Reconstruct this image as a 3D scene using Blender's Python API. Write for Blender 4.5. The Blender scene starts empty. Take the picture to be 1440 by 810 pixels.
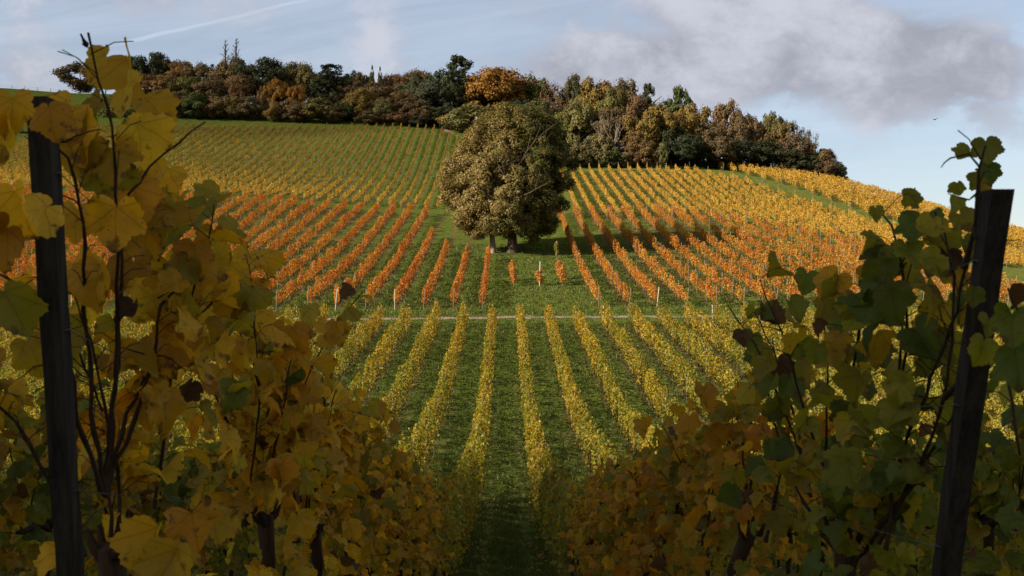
import bpy, math, random
import numpy as np
from mathutils import Vector, Matrix

random.seed(11)
rng = np.random.default_rng(11)
S = bpy.context.scene
C = S.collection

# ------------------------------------------------------------------ camera, sky, sun, exposure
F = 1400.0                                   # focal length in pixels of the 1440-wide photograph
cam_d = bpy.data.cameras.new('camera'); cam = bpy.data.objects.new('camera', cam_d); C.objects.link(cam)
cam_d.sensor_width = 36.0; cam_d.lens = 35.0; cam_d.clip_start = 0.1; cam_d.clip_end = 20000
cam_d.dof.use_dof = True; cam_d.dof.focus_distance = 75.0; cam_d.dof.aperture_fstop = 9.0
cam.location = (0, 0, 0); cam.rotation_euler = (math.radians(90), 0, -math.atan(8 / F))
S.camera = cam

SUN_EL = math.radians(24.0)
SUN_H = Vector((-0.888, -0.46, 0)).normalized()
TO_SUN = Vector((SUN_H.x * math.cos(SUN_EL), SUN_H.y * math.cos(SUN_EL), math.sin(SUN_EL)))
sun_d = bpy.data.lights.new('sun', 'SUN'); sun = bpy.data.objects.new('sun', sun_d); C.objects.link(sun)
sun_d.energy = 5.0; sun_d.angle = math.radians(0.53); sun_d.color = (1.0, 0.84, 0.62)
sun.rotation_euler = (-TO_SUN).to_track_quat('-Z', 'Y').to_euler()
sun.location = (-40, -30, 60)

S.view_settings.view_transform = 'Standard'; S.view_settings.look = 'None'
S.view_settings.gamma = 1.0; S.view_settings.exposure = 0.82
S.view_settings.use_curve_mapping = False
cy = S.cycles
cy.max_bounces = 5; cy.diffuse_bounces = 3; cy.glossy_bounces = 2; cy.transmission_bounces = 3
cy.transparent_max_bounces = 6; cy.use_denoising = True
cy.caustics_reflective = False; cy.caustics_refractive = False

class NT:
    """short helper for shader node trees"""
    def __init__(s, nt): s.nt = nt; s.n = nt.nodes; s.l = nt.links
    def new(s, t, **kw):
        n = s.n.new(t)
        for k, v in kw.items(): setattr(n, k, v)
        return n
    def put(s, sock, v):
        if v is None: return
        if isinstance(v, bpy.types.NodeSocket): s.l.new(v, sock)
        else: sock.default_value = v
    def m(s, op, a, b=None, c=None, clamp=False):
        n = s.new('ShaderNodeMath', operation=op); n.use_clamp = clamp
        for i, v in enumerate((a, b, c)): s.put(n.inputs[i], v)
        return n.outputs[0]
    def noise(s, vec, scale, detail=3, rough=.5, dist=0.0):
        n = s.new('ShaderNodeTexNoise'); s.put(n.inputs['Vector'], vec)
        n.inputs['Scale'].default_value = scale; n.inputs['Detail'].default_value = detail
        n.inputs['Roughness'].default_value = rough; n.inputs['Distortion'].default_value = dist
        return n.outputs['Fac']
    def comb(s, x=0.0, y=0.0, z=0.0):
        n = s.new('ShaderNodeCombineXYZ')
        for i, v in enumerate((x, y, z)): s.put(n.inputs[i], v)
        return n.outputs[0]
    def sep(s, v):
        n = s.new('ShaderNodeSeparateXYZ'); s.put(n.inputs[0], v); return n.outputs
    def mix(s, f, a, b, blend='MIX'):
        n = s.new('ShaderNodeMix', data_type='RGBA', blend_type=blend)
        s.put(n.inputs[0], f); s.put(n.inputs[6], a); s.put(n.inputs[7], b); return n.outputs[2]
    def step(s, v, a, b):                       # smooth step from a to b
        n = s.new('ShaderNodeMapRange', interpolation_type='SMOOTHSTEP')
        s.put(n.inputs[0], v); n.inputs[1].default_value = a; n.inputs[2].default_value = b
        return n.outputs[0]

def c4(r, g, b): return (r, g, b, 1.0)

W = bpy.data.worlds.new('World'); S.world = W; W.use_nodes = True
t = NT(W.node_tree); t.n.clear()
sky = t.new('ShaderNodeTexSky', sky_type='NISHITA')
sky.sun_disc = False; sky.sun_elevation = SUN_EL; sky.sun_rotation = math.atan2(SUN_H.x, SUN_H.y)
sky.air_density = 1.0; sky.dust_density = 0.6; sky.ozone_density = 1.6; sky.altitude = 100
tc = t.new('ShaderNodeTexCoord')
dx, dy, dz = t.sep(tc.outputs['Generated'])
ys = t.m('MAXIMUM', dy, 0.05)
u = t.m('DIVIDE', dx, ys); v = t.m('DIVIDE', dz, ys)     # direction written as slopes: x over y and z over y
front = t.step(dy, 0.1, 0.4)
nA = t.noise(t.comb(t.m('MULTIPLY', u, 6.0), t.m('MULTIPLY', v, 11.0), 0.3), 1.0, 8, .58, .25)
nB = t.noise(t.comb(t.m('MULTIPLY', u, 19.0), t.m('MULTIPLY', v, 25.0), 4.3), 1.0, 7, .62, .2)
nC = t.noise(t.comb(t.m('ADD', t.m('MULTIPLY', u, 2.0), t.m('MULTIPLY', v, 6.0)), t.m('SUBTRACT', t.m('MULTIPLY', v, 26.0), t.m('MULTIPLY', u, 5.0)), 1.7), 1.0, 6, .6, .8)
def blob(cu, cv, su, sv):
    a = t.m('DIVIDE', t.m('SUBTRACT', u, cu), su); b = t.m('DIVIDE', t.m('SUBTRACT', v, cv), sv)
    d = t.m('ADD', t.m('MULTIPLY', a, a), t.m('MULTIPLY', b, b))
    return t.m('POWER', 2.718, t.m('MULTIPLY', d, -1.0))
def add(*a):
    r = a[0]
    for b in a[1:]: r = t.m('ADD', r, b)
    return r
det = t.m('ADD', t.m('MULTIPLY', nA, 1.0), t.m('MULTIPLY', nB, .45))          # about 0.72 on average
dens = add(blob(.29, .232, .26, .050), blob(.13, .212, .13, .035), blob(.43, .238, .09, .035), t.m('MULTIPLY', blob(.42, .195, .12, .03), .55),
           t.m('MULTIPLY', blob(.25, .285, .10, .022), .9), t.m('MULTIPLY', blob(.49, .155, .07, .035), .62),
           t.m('MULTIPLY', blob(-.50, .21, .12, .05), .75), t.m('MULTIPLY', blob(-.35, .285, .14, .03), .6), t.m('MULTIPLY', blob(-.08, .225, .05, .03), .45),
           t.m('MULTIPLY', blob(.38, .17, .05, .012), .35), t.m('MULTIPLY', blob(.02, .285, .12, .02), .4))
cl = t.step(t.m('ADD', dens, t.m('MULTIPLY', t.m('SUBTRACT', det, .72), 2.6)), .30, .95)
ci = t.m('MULTIPLY_ADD', t.step(nC, .25, .85), .20, .28)
def trail(u0, v0, u1, v1, w):
    L = math.hypot(u1 - u0, v1 - v0); ex, ey = (u1 - u0) / L, (v1 - v0) / L
    a = t.m('SUBTRACT', u, u0); b = t.m('SUBTRACT', v, v0)
    al = t.m('DIVIDE', t.m('ADD', t.m('MULTIPLY', a, ex), t.m('MULTIPLY', b, ey)), L)
    ac = t.m('ABSOLUTE', t.m('ADD', t.m('ADD', t.m('MULTIPLY', a, -ey), t.m('MULTIPLY', b, ex)), t.m('MULTIPLY', t.m('SUBTRACT', nB, .5), .006)))
    return t.m('MULTIPLY', t.m('SUBTRACT', 1.0, t.step(ac, 0.0, w)), t.m('MULTIPLY', t.step(al, -.25, .2), t.m('SUBTRACT', 1.0, t.step(al, .95, 1.5))))
tr = t.m('ADD', t.m('MULTIPLY', trail(-.394, .243, -.2, .289, .007), .55), t.m('MULTIPLY', trail(-.49, .29, -.42, .255, .006), .3))
ci = t.m('MAXIMUM', ci, tr)
SKY_K = 0.067
skyc = t.mix(1.0, sky.outputs[0], c4(1.02, .98, .96), 'MULTIPLY')
skyc = t.mix(t.m('MULTIPLY', ci, front), skyc, c4(7.0, 7.5, 8.6))
edge = t.step(t.m('ADD', t.m('MULTIPLY', nA, .6), t.m('MULTIPLY', nB, .4)), .38, .64)
cloudc = t.mix(edge, c4(3.0, 3.0, 3.5), c4(5.3, 5.4, 6.1))
skyc = t.mix(t.m('MULTIPLY', t.m('MULTIPLY', cl, .88), front), skyc, cloudc)
# sky overhead and behind blended to a dim warm tone, added to cut fill light
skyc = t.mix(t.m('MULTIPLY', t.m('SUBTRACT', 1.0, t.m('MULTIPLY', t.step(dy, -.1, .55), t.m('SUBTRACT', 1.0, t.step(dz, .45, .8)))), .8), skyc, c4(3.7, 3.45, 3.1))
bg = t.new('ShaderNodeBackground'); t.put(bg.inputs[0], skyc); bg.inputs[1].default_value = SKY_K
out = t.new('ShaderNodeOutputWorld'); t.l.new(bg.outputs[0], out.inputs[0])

# ------------------------------------------------------------------ helpers
def tag(o, label=None, cat=None, group=None, kind=None):
    if label: o['label'] = label
    if cat: o['category'] = cat
    if group: o['group'] = group
    if kind: o['kind'] = kind
    return o

def empty(name, loc):
    o = bpy.data.objects.new(name, None); o.empty_display_size = .3
    o.location = loc; C.objects.link(o); return o

def link(name, me, parent=None, loc=(0, 0, 0)):
    o = bpy.data.objects.new(name, me); C.objects.link(o); o.location = loc
    if parent is not None: o.parent = parent
    return o

def np_mesh(name, V, faces, mat=None, col=None, uv=None, smooth=False, rim=None):
    """V (n,3); faces: list of (m,k) index arrays; col: per-face rgb rows; uv: per-vertex."""
    me = bpy.data.meshes.new(name)
    V = np.asarray(V, np.float32)
    if isinstance(faces, np.ndarray): faces = [faces]
    faces = [np.asarray(f, np.int32) for f in faces if len(f)]
    nl = sum(f.size for f in faces); npoly = sum(len(f) for f in faces)
    me.vertices.add(len(V)); me.vertices.foreach_set('co', V.ravel())
    me.loops.add(nl); li = np.concatenate([f.ravel() for f in faces]) if faces else np.zeros(0, np.int32)
    me.loops.foreach_set('vertex_index', li)
    me.polygons.add(npoly)
    tot = np.concatenate([np.full(len(f), f.shape[1], np.int32) for f in faces])
    st = np.concatenate([[0], np.cumsum(tot)[:-1]]).astype(np.int32)
    me.polygons.foreach_set('loop_start', st)
    if smooth: me.polygons.foreach_set('use_smooth', np.ones(npoly, bool))
    if col is not None:
        a = me.attributes.new('Col', 'FLOAT_COLOR', 'FACE')
        cc = np.ones((npoly, 4), np.float32); cc[:, :3] = col
        a.data.foreach_set('color', cc.ravel())
    if uv is not None:
        l = me.uv_layers.new(name='UVMap'); l.data.foreach_set('uv', np.asarray(uv, np.float32)[li].ravel())
    if rim is not None:
        a = me.attributes.new('Rim', 'FLOAT', 'POINT'); a.data.foreach_set('value', np.asarray(rim, np.float32))
    me.update(calc_edges=True)
    if mat: me.materials.append(mat)
    return me

def unit(a): return a / np.maximum(np.linalg.norm(a, axis=-1, keepdims=True), 1e-9)

def leaf_quads(P, N, size, fold=.25, wid=.42, tan=None):
    """kite shaped folded leaves at points P facing N"""
    n = len(P); size = np.broadcast_to(np.asarray(size, float), (n,))[:, None]
    N = unit(N)
    T = rng.normal(size=(n, 3)) if tan is None else tan + rng.normal(size=(n, 3)) * .4
    T = unit(T - (T * N).sum(1, keepdims=True) * N); B = np.cross(N, T)
    V = np.empty((n, 4, 3))
    V[:, 0] = P - T * size * .5; V[:, 2] = P + T * size * .5
    V[:, 1] = P + B * size * wid + N * size * fold - T * size * .05
    V[:, 3] = P - B * size * wid + N * size * fold - T * size * .05
    return V.reshape(-1, 3), np.arange(n * 4, dtype=np.int32).reshape(n, 4)

def tube(path, radii, sides=6, cap=True):
    P = np.asarray(path, float); n = len(P); R = np.broadcast_to(np.asarray(radii, float), (n,))
    T = unit(np.gradient(P, axis=0))
    ref = np.array([0.31, 0.95, 0.05]) if abs(T[0][2]) > .6 else np.array([0, 0, 1.0])
    A = unit(np.cross(T, ref)); B = np.cross(T, A)
    an = np.arange(sides) / sides * 2 * np.pi
    V = (P[:, None] + R[:, None, None] * (np.cos(an)[None, :, None] * A[:, None] + np.sin(an)[None, :, None] * B[:, None])).reshape(-1, 3)
    i = np.arange(n - 1)[:, None] * sides; j = np.arange(sides)[None]; k = (j + 1) % sides
    Fq = np.stack([i + j, i + k, i + sides + k, i + sides + j], -1).reshape(-1, 4)
    if cap:
        V = np.vstack([V, P[-1:] + T[-1:] * R[-1] * .3]); c = len(V) - 1; b = (n - 1) * sides
        Fq = np.vstack([Fq, [[b + a, b + (a + 1) % sides, c, c] for a in range(sides)]]) if False else Fq
        tri = np.array([[b + a, b + (a + 1) % sides, c] for a in range(sides)])
        return V, Fq, tri
    return V, Fq, np.zeros((0, 3), int)

class MB:
    def __init__(s): s.V = []; s.Q = []; s.T = []; s.n = 0
    def add(s, V, Q=None, T=None):
        s.V.append(np.asarray(V, float))
        if Q is not None and len(Q): s.Q.append(np.asarray(Q) + s.n)
        if T is not None and len(T): s.T.append(np.asarray(T) + s.n)
        s.n += len(V); return s
    def tube(s, *a, **k): return s.add(*tube(*a, **k))
    def box(s, c, h, M=None, taper=1.0):
        v = np.array([[x, y, z] for z in (-1, 1) for y in (-1, 1) for x in (-1, 1)], float)
        v[4:, :2] *= taper
        v = v * np.asarray(h)
        if M is not None: v = v @ np.asarray(M).T
        return s.add(v + np.asarray(c), [[0, 2, 3, 1], [4, 5, 7, 6], [0, 1, 5, 4], [2, 6, 7, 3], [0, 4, 6, 2], [1, 3, 7, 5]])
    def mesh(s, name, mat, smooth=False):
        f = []
        if s.Q: f.append(np.vstack(s.Q))
        if s.T: f.append(np.vstack(s.T))
        return np_mesh(name, np.vstack(s.V), f, mat, smooth=smooth)

ORD = ['', 'first', 'second', 'third', 'fourth', 'fifth', 'sixth', 'seventh', 'eighth', 'ninth', 'tenth', 'eleventh', 'twelfth', 'thirteenth',
       'fourteenth', 'fifteenth', 'sixteenth', 'seventeenth', 'eighteenth', 'nineteenth']
def ordinal(n):
    if n < 20: return ORD[n]
    tens = ['', '', 'twent', 'thirt', 'fort', 'fift', 'sixt', 'sevent'][n // 10]
    return tens + 'ieth' if n % 10 == 0 else tens + 'y-' + ORD[n % 10]

# ------------------------------------------------------------------ terrain
def px(x, d): return (x - 712.0) / F * d
def pz(y, d): return (405.0 - y) / F * d
CP = []
for d, z in [(-60, 1.5), (-25, -.4), (-8, -1.25), (0, -1.48), (2.5, -1.66), (5, -2.15), (8, -2.95), (12, -4.0), (16, -4.95), (19.5, -5.6), (27, -6.55), (36, -7.05),
             (45, -6.95), (52, -6.3), (62, -5.05), (70, -4.2), (79, -3.05), (84, -2.3), (88, -1.75), (100, .15), (111, 2.1), (122, 4.35), (138, 7.6), (155, 11.2)]:
    CP.append((0, d, z))
for x in (-14, 14, -45, 45):
    for d, z in [(2.5, -1.7), (12, -4.0), (27, -6.5), (45, -6.9), (62, -5.0), (79, -3.0), (90, -1.4), (105, 1.05)]: CP.append((x, d, z))
CP += [(-35, 130, 6.6), (-60, 130, 7.2), (-40, 152, 12.6), (-75, 150, 13.2), (35, 128, 5.2), (35, 150, 10.0),
       (-15, 168, 13.9), (-17, 197, 22), (-17, 240, 38), (-50, 170, 16.4), (-50, 205, 25.7), (-50, 240, 38.2), (-80, 240, 38.4), (-90, 170, 17.5), (-90, 205, 27), (-123, 240, 37.5),
       (12, 180, 17.2), (12, 209, 24.6), (30, 209, 24.8), (35, 180, 17.0), (46, 208, 23.7), (49, 134, 5.6), (64, 170, 11.0), (78, 150, 5.4), (64, 130, 3.4),
       (50, 222, 26.5), (73, 215, 22.2), (88, 200, 14.9), (99, 190, 9.9), (70, 110, .6), (95, 150, 3.0), (75, 79, -3.2), (60, 20, -6), (-75, 79, -3.0), (-75, 110, 2.2), (-60, 20, -5.8),
       (-135, 305, 59.6), (-100, 300, 57.8), (-152, 305, 61.0), (-200, 310, 62), (-50, 280, 49), (-10, 270, 44), (20, 240, 33.5), (50, 245, 31), (70, 232, 25.5),
       (-135, 350, 58), (-50, 340, 51), (0, 320, 47), (60, 285, 28), (-150, 450, 42), (0, 450, 28), (-220, 400, 50), (90, 232, 17), (110, 225, 10), (120, 260, 4), (150, 210, -4), (130, 160, -1), (100, 320, 8), (150, 100, -6), (-150, 100, 0), (-150, 180, 20), (-180, 240, 38), (-150, 20, -3)]
CP = np.array(CP, float)
def _U(r2): return r2 * np.log(r2 + 1e-12) * .5
_c = CP[:, :2] / 100.0
_K = _U(((_c[:, None] - _c[None]) ** 2).sum(-1)) + np.eye(len(CP)) * 2e-4
_P = np.hstack([np.ones((len(CP), 1)), _c])
_A = np.block([[_K, _P], [_P.T, np.zeros((3, 3))]])
_w = np.linalg.solve(_A, np.concatenate([CP[:, 2], np.zeros(3)]))
def _tps(x, y):
    q = np.stack([x, y], -1) / 100.0; o = np.empty(len(q))
    for a in range(0, len(q), 20000):
        b = q[a:a + 20000]
        o[a:a + 20000] = _U(((b[:, None] - _c[None]) ** 2).sum(-1)) @ _w[:-3] + _w[-3] + b @ _w[-2:]
    return o
GX = np.arange(-240, 200.1, 2.0); GY = np.arange(-60, 470.1, 2.0)
_gx, _gy = np.meshgrid(GX, GY); _gz = _tps(_gx.ravel(), _gy.ravel()).reshape(_gx.shape)
_nz = np.zeros_like(_gz)
for k, (fx, fy, a) in enumerate([(.11, .07, .05), (.05, .13, .06), (.23, .19, .03)]):
    _nz += a * np.sin(_gx * fx + k) * np.cos(_gy * fy + 2 * k)
_gz = _gz + _nz
def ground_z(x, y):
    x = np.asarray(x, float); y = np.asarray(y, float)
    fx = np.clip((x - GX[0]) / 2.0, 0, len(GX) - 1.001); fy = np.clip((y - GY[0]) / 2.0, 0, len(GY) - 1.001)
    i = fx.astype(int); j = fy.astype(int); a = fx - i; b = fy - j
    return (_gz[j, i] * (1 - a) + _gz[j, i + 1] * a) * (1 - b) + (_gz[j + 1, i] * (1 - a) + _gz[j + 1, i + 1] * a) * b
def gz(x, y): return float(ground_z(np.array([x]), np.array([y]))[0])

def make_ground():
    ex = np.array([-9000, -4000, -1800, -900, -500, -340]); ex2 = np.array([300, 450, 800, 1600, 4000, 9000])
    xs = np.concatenate([ex, GX, ex2]); ey = np.array([-9000, -3000, -900, -350, -150]); ey2 = np.array([560, 750, 1100, 2200, 5000, 12000])
    ys_ = np.concatenate([ey, GY, ey2])
    X, Y = np.meshgrid(xs, ys_)
    Z = ground_z(X.ravel(), Y.ravel()).reshape(X.shape)
    out = np.maximum(np.maximum(GX[0] - X, X - GX[-1]), np.maximum(GY[0] - Y, Y - GY[-1])); out = np.maximum(out, 0)
    k = np.clip(out / 700, 0, 1); Z = Z * (1 - k) + (-28) * k
    nx, ny = len(xs), len(ys_)
    i = np.arange(ny - 1)[:, None] * nx; j = np.arange(nx - 1)[None]
    f = np.stack([i + j, i + j + 1, i + nx + j + 1, i + nx + j], -1).reshape(-1, 4)
    return np_mesh('ground', np.stack([X, Y, Z], -1).reshape(-1, 3), f, None, smooth=True)

# row lattices: x of row 0 and spacing
LOW = (1.1, 2.2); RED = (-2.1, 2.55); TOP = (-17.3, 2.0); RGT = (11.3, 2.0)

def mat_new(name):
    m = bpy.data.materials.new(name); m.use_nodes = True; m.node_tree.nodes.clear(); return m, NT(m.node_tree)

def mat_ground():
    m, t = mat_new('meadow_grass')
    tc = t.new('ShaderNodeTexCoord'); ob = tc.outputs['Object']; x, y, z = t.sep(ob)
    n1 = t.noise(ob, .08, 4); n2 = t.noise(ob, 1.3, 5, .65); n3 = t.noise(ob, 7.0, 4, .7); n4 = t.noise(t.comb(t.m('MULTIPLY', x, .7), t.m('MULTIPLY', y, 3.2), 0.0), 1.0, 5, .7)
    g = t.mix(t.step(n2, .3, .7), c4(.037, .066, .010), c4(.105, .142, .026))
    g = t.mix(t.step(n4, .42, .68), g, c4(.125, .15, .038))
    g = t.mix(t.m('MULTIPLY', t.step(n1, .5, .7), .5), g, c4(.10, .118, .035))
    g = t.mix(t.m('MULTIPLY', t.step(n3, .58, .75), .4), g, c4(.15, .13, .055))
    def strip(x0, s, half):
        fr = t.m('FRACT', t.m('ADD', t.m('DIVIDE', t.m('SUBTRACT', x, x0), s), 100.5))
        d = t.m('MULTIPLY', t.m('ABSOLUTE', t.m('SUBTRACT', fr, .5)), s)
        d = t.m('ADD', d, t.m('MULTIPLY', t.m('SUBTRACT', n3, .5), .45))
        return t.m('SUBTRACT', 1.0, t.step(d, half * .6, half * 1.25))
    def between(a, b): return t.m('MULTIPLY', t.m('GREATER_THAN', y, a), t.m('LESS_THAN', y, b))
    wl = t.m('LESS_THAN', x, 1.0)
    s1 = t.m('MULTIPLY', strip(*LOW, .30), between(-5, 80)); s2 = t.m('MULTIPLY', strip(*RED, .34), t.m('MULTIPLY', between(87, 157), t.m('GREATER_THAN', t.m('ABSOLUTE', t.m('SUBTRACT', x, 2.5)), 6.0)))
    s3 = t.m('MULTIPLY', strip(*TOP, .28), t.m('MULTIPLY', between(164, 243), wl)); s4 = t.m('MULTIPLY', strip(*RGT, .28), t.m('MULTIPLY', between(150, 211), t.m('SUBTRACT', 1.0, wl)))
    st = t.m('MULTIPLY', add_(t, s1, s2, s3, s4), t.m('MULTIPLY_ADD', n2, .9, .25), clamp=True)
    earth = t.mix(n3, c4(.105, .072, .045), c4(.20, .135, .085))
    rut = t.m('MULTIPLY', t.m('ADD', strip(LOW[0] + 1.1 - .5, 2.2, .13), strip(LOW[0] + 1.1 + .5, 2.2, .13)), t.m('MULTIPLY', between(-5, 79), t.m('MULTIPLY', t.step(n1, .35, .65), t.step(n2, .3, .6))), clamp=True)
    g = t.mix(t.m('MULTIPLY', st, .8), g, earth)
    g = t.mix(t.m('MULTIPLY', rut, .6), g, c4(.15, .125, .06))
    # wood floor: leaf litter
    b = t.new('ShaderNodeBsdfDiffuse'); t.put(b.inputs[0], g); b.inputs[1].default_value = .8
    bu = t.new('ShaderNodeBump'); bu.inputs['Strength'].default_value = .9; bu.inputs['Distance'].default_value = .12
    t.put(bu.inputs['Height'], t.m('ADD', n3, t.m('MULTIPLY', n4, 1.5))); t.l.new(bu.outputs[0], b.inputs['Normal'])
    o = t.new('ShaderNodeOutputMaterial'); t.l.new(b.outputs[0], o.inputs[0]); return m
def add_(t, *a):
    r = a[0]
    for b in a[1:]: r = t.m('ADD', r, b)
    return r

def mat_leaf(name, trans=.34, obj_tint=False, gloss=.05, veins=False):
    m, t = mat_new(name)
    at = t.new('ShaderNodeAttribute', attribute_name='Col'); col = at.outputs['Color']
    if obj_tint:
        oi = t.new('ShaderNodeObjectInfo'); col = t.mix(1.0, col, oi.outputs['Color'], 'MULTIPLY')
    if veins:
        uvn = t.new('ShaderNodeUVMap', uv_map='UVMap'); x, y, _ = t.sep(uvn.outputs[0])
        tcg = t.new('ShaderNodeTexCoord'); ob = tcg.outputs['Object']
        ang = t.m('ABSOLUTE', t.m('ARCTAN2', x, y)); r = t.m('SQRT', t.m('ADD', t.m('MULTIPLY', x, x), t.m('MULTIPLY', y, y)))
        ds = t.m('MULTIPLY', t.m('MINIMUM', ang, t.m('MINIMUM', t.m('ABSOLUTE', t.m('SUBTRACT', ang, .88)), t.m('ABSOLUTE', t.m('SUBTRACT', ang, 1.68)))), r)
        side = t.m('ABSOLUTE', t.m('SUBTRACT', t.m('FRACT', t.m('MULTIPLY', t.m('SUBTRACT', r, t.m('MULTIPLY', ds, .8)), 6.0)), .5))
        vein = t.m('MAXIMUM', t.m('SUBTRACT', 1.0, t.step(ds, .006, .022)), t.m('MULTIPLY', t.m('SUBTRACT', 1.0, t.step(side, .02, .10)), .35))
        n1 = t.noise(ob, 9.0, 4, .6); n2 = t.noise(ob, 55.0, 3, .6); n3 = t.noise(ob, 22.0, 3, .6)
        col = t.mix(t.m('MULTIPLY', t.step(n1, .35, .7), .5), col, t.mix(1.0, col, c4(.62, .85, .55), 'MULTIPLY'))
        col = t.mix(t.m('MULTIPLY', vein, .55), col, t.mix(1.0, col, c4(.55, .5, .45), 'MULTIPLY'))
        rim = t.new('ShaderNodeAttribute', attribute_name='Rim').outputs['Fac']
        dry = t.step(t.m('ADD', rim, t.m('MULTIPLY', t.m('SUBTRACT', n3, .5), 1.5)), 1.0, 1.22)
        col = t.mix(t.m('MULTIPLY', dry, .8), col, c4(.15, .07, .02))
        spot = t.m('MAXIMUM', t.step(n2, .66, .72), t.m('MULTIPLY', t.step(t.m('ADD', n3, t.m('MULTIPLY', r, .22)), .70, .80), .9))
        col = t.mix(t.m('MULTIPLY', spot, .75), col, c4(.09, .045, .018))
    d = t.new('ShaderNodeBsdfDiffuse'); t.put(d.inputs[0], col)
    tr = t.new('ShaderNodeBsdfTranslucent'); t.put(tr.inputs[0], t.mix(1.0, col, c4(1.0, .92, .6), 'MULTIPLY'))
    mx = t.new('ShaderNodeMixShader'); mx.inputs[0].default_value = trans
    t.l.new(d.outputs[0], mx.inputs[1]); t.l.new(tr.outputs[0], mx.inputs[2])
    res = mx.outputs[0]
    if gloss:
        g = t.new('ShaderNodeBsdfGlossy'); g.inputs['Roughness'].default_value = .5; g.inputs[0].default_value = c4(.8, .8, .8)
        m2 = t.new('ShaderNodeMixShader'); m2.inputs[0].default_value = gloss
        t.l.new(res, m2.inputs[1]); t.l.new(g.outputs[0], m2.inputs[2]); res = m2.outputs[0]
    o = t.new('ShaderNodeOutputMaterial'); t.l.new(res, o.inputs[0]); return m

def mat_plain(name, c0, c1, scale=8.0, stretch=(1, 1, 1), rough=.8, bump=.4, bdist=.01, detail=5):
    m, t = mat_new(name)
    tc = t.new('ShaderNodeTexCoord'); mp = t.new('ShaderNodeMapping'); t.l.new(tc.outputs['Object'], mp.inputs[0]); mp.inputs['Scale'].default_value = stretch
    n = t.noise(mp.outputs[0], scale, detail, .65); n2 = t.noise(mp.outputs[0], scale * 5, 3, .6)
    f = t.step(t.m('ADD', t.m('MULTIPLY', n, .7), t.m('MULTIPLY', n2, .3)), .3, .7)
    b = t.new('ShaderNodeBsdfPrincipled'); t.put(b.inputs['Base Color'], t.mix(f, c4(*c0), c4(*c1)))
    b.inputs['Roughness'].default_value = rough; b.inputs['Specular IOR Level'].default_value = .12
    bu = t.new('ShaderNodeBump'); bu.inputs['Strength'].default_value = bump; bu.inputs['Distance'].default_value = bdist
    t.put(bu.inputs['Height'], t.m('ADD', n, t.m('MULTIPLY', n2, .5))); t.l.new(bu.outputs[0], b.inputs['Normal'])
    o = t.new('ShaderNodeOutputMaterial'); t.l.new(b.outputs[0], o.inputs[0]); return m

M_leaf = mat_leaf('vine_leaves', .44, gloss=.02); M_near = mat_leaf('broad_vine_leaves', .60, gloss=.015, veins=True)
M_tree = mat_leaf('tree_leaves', .22, obj_tint=True, gloss=.0); M_oak = mat_leaf('big_tree_leaves', .24, gloss=.02)
M_bark = mat_plain('bark', (.045, .034, .026), (.12, .095, .072), 3, (1, 1, .3), bump=.8, bdist=.05)
M_pale = mat_plain('pale_bark', (.17, .14, .11), (.34, .29, .23), 3, (1, 1, .3), bump=.6, bdist=.04)
M_cane = mat_plain('cane_bark', (.022, .014, .010), (.055, .032, .019), 40, (1, 1, .25), bump=.7, bdist=.003)
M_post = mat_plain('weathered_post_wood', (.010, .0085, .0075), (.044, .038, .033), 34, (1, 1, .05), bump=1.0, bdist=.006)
M_stake = mat_plain('grey_stake_wood', (.13, .10, .08), (.27, .22, .18), 6, (1, 1, .2), bump=.4, bdist=.01)
M_white = mat_plain('pale_stake', (.45, .42, .38), (.62, .59, .55), 4, (1, 1, .3), bump=.2)
M_wire = mat_plain('galvanised_wire', (.05, .05, .05), (.10, .10, .10), 9, rough=.45, bump=.1)
M_path = mat_plain('path_gravel', (.20, .155, .11), (.36, .29, .22), 2.2, bump=.6, bdist=.03)
M_earth = mat_plain('bare_earth', (.17, .115, .085), (.30, .22, .165), 1.5, bump=.7, bdist=.05)
M_bird = mat_plain('bird_plumage', (.012, .012, .013), (.03, .03, .032), 10)

g = link('ground', make_ground()); g.data.materials.append(mat_ground()); tag(g, kind='structure')

def ribbon(name, pts, w, mat, lift, kind='structure', jit=.12):
    pts = np.asarray(pts, float); seg = np.linalg.norm(np.diff(pts, axis=0), axis=1); s = np.concatenate([[0], np.cumsum(seg)])
    q = np.arange(0, s[-1], .7); P = np.stack([np.interp(q, s, pts[:, 0]), np.interp(q, s, pts[:, 1])], 1)
    T = unit(np.gradient(P, axis=0)); Nn = np.stack([-T[:, 1], T[:, 0]], 1)
    V = []
    for k in (-1, -.33, .33, 1):
        ww = w * .5 * k * (1 + (rng.normal(size=len(P)) * jit if abs(k) == 1 else 0))
        e = P + Nn * np.reshape(ww, (-1, 1)); V.append(np.column_stack([e, ground_z(e[:, 0], e[:, 1]) + lift]))
    n = len(P); V = np.vstack(V); f = []
    for k in range(3):
        a = np.arange(n - 1) + k * n; f.append(np.stack([a, a + n, a + n + 1, a + 1], -1))
    return tag(link(name, np_mesh(name, V, np.vstack(f)[:, ::-1], mat)), kind=kind)
ribbon('footpath', [(x, 82.5 + .25 * math.sin(x * .15)) for x in range(-80, 90, 4)], .95, M_path, .03, jit=.28)

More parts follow.
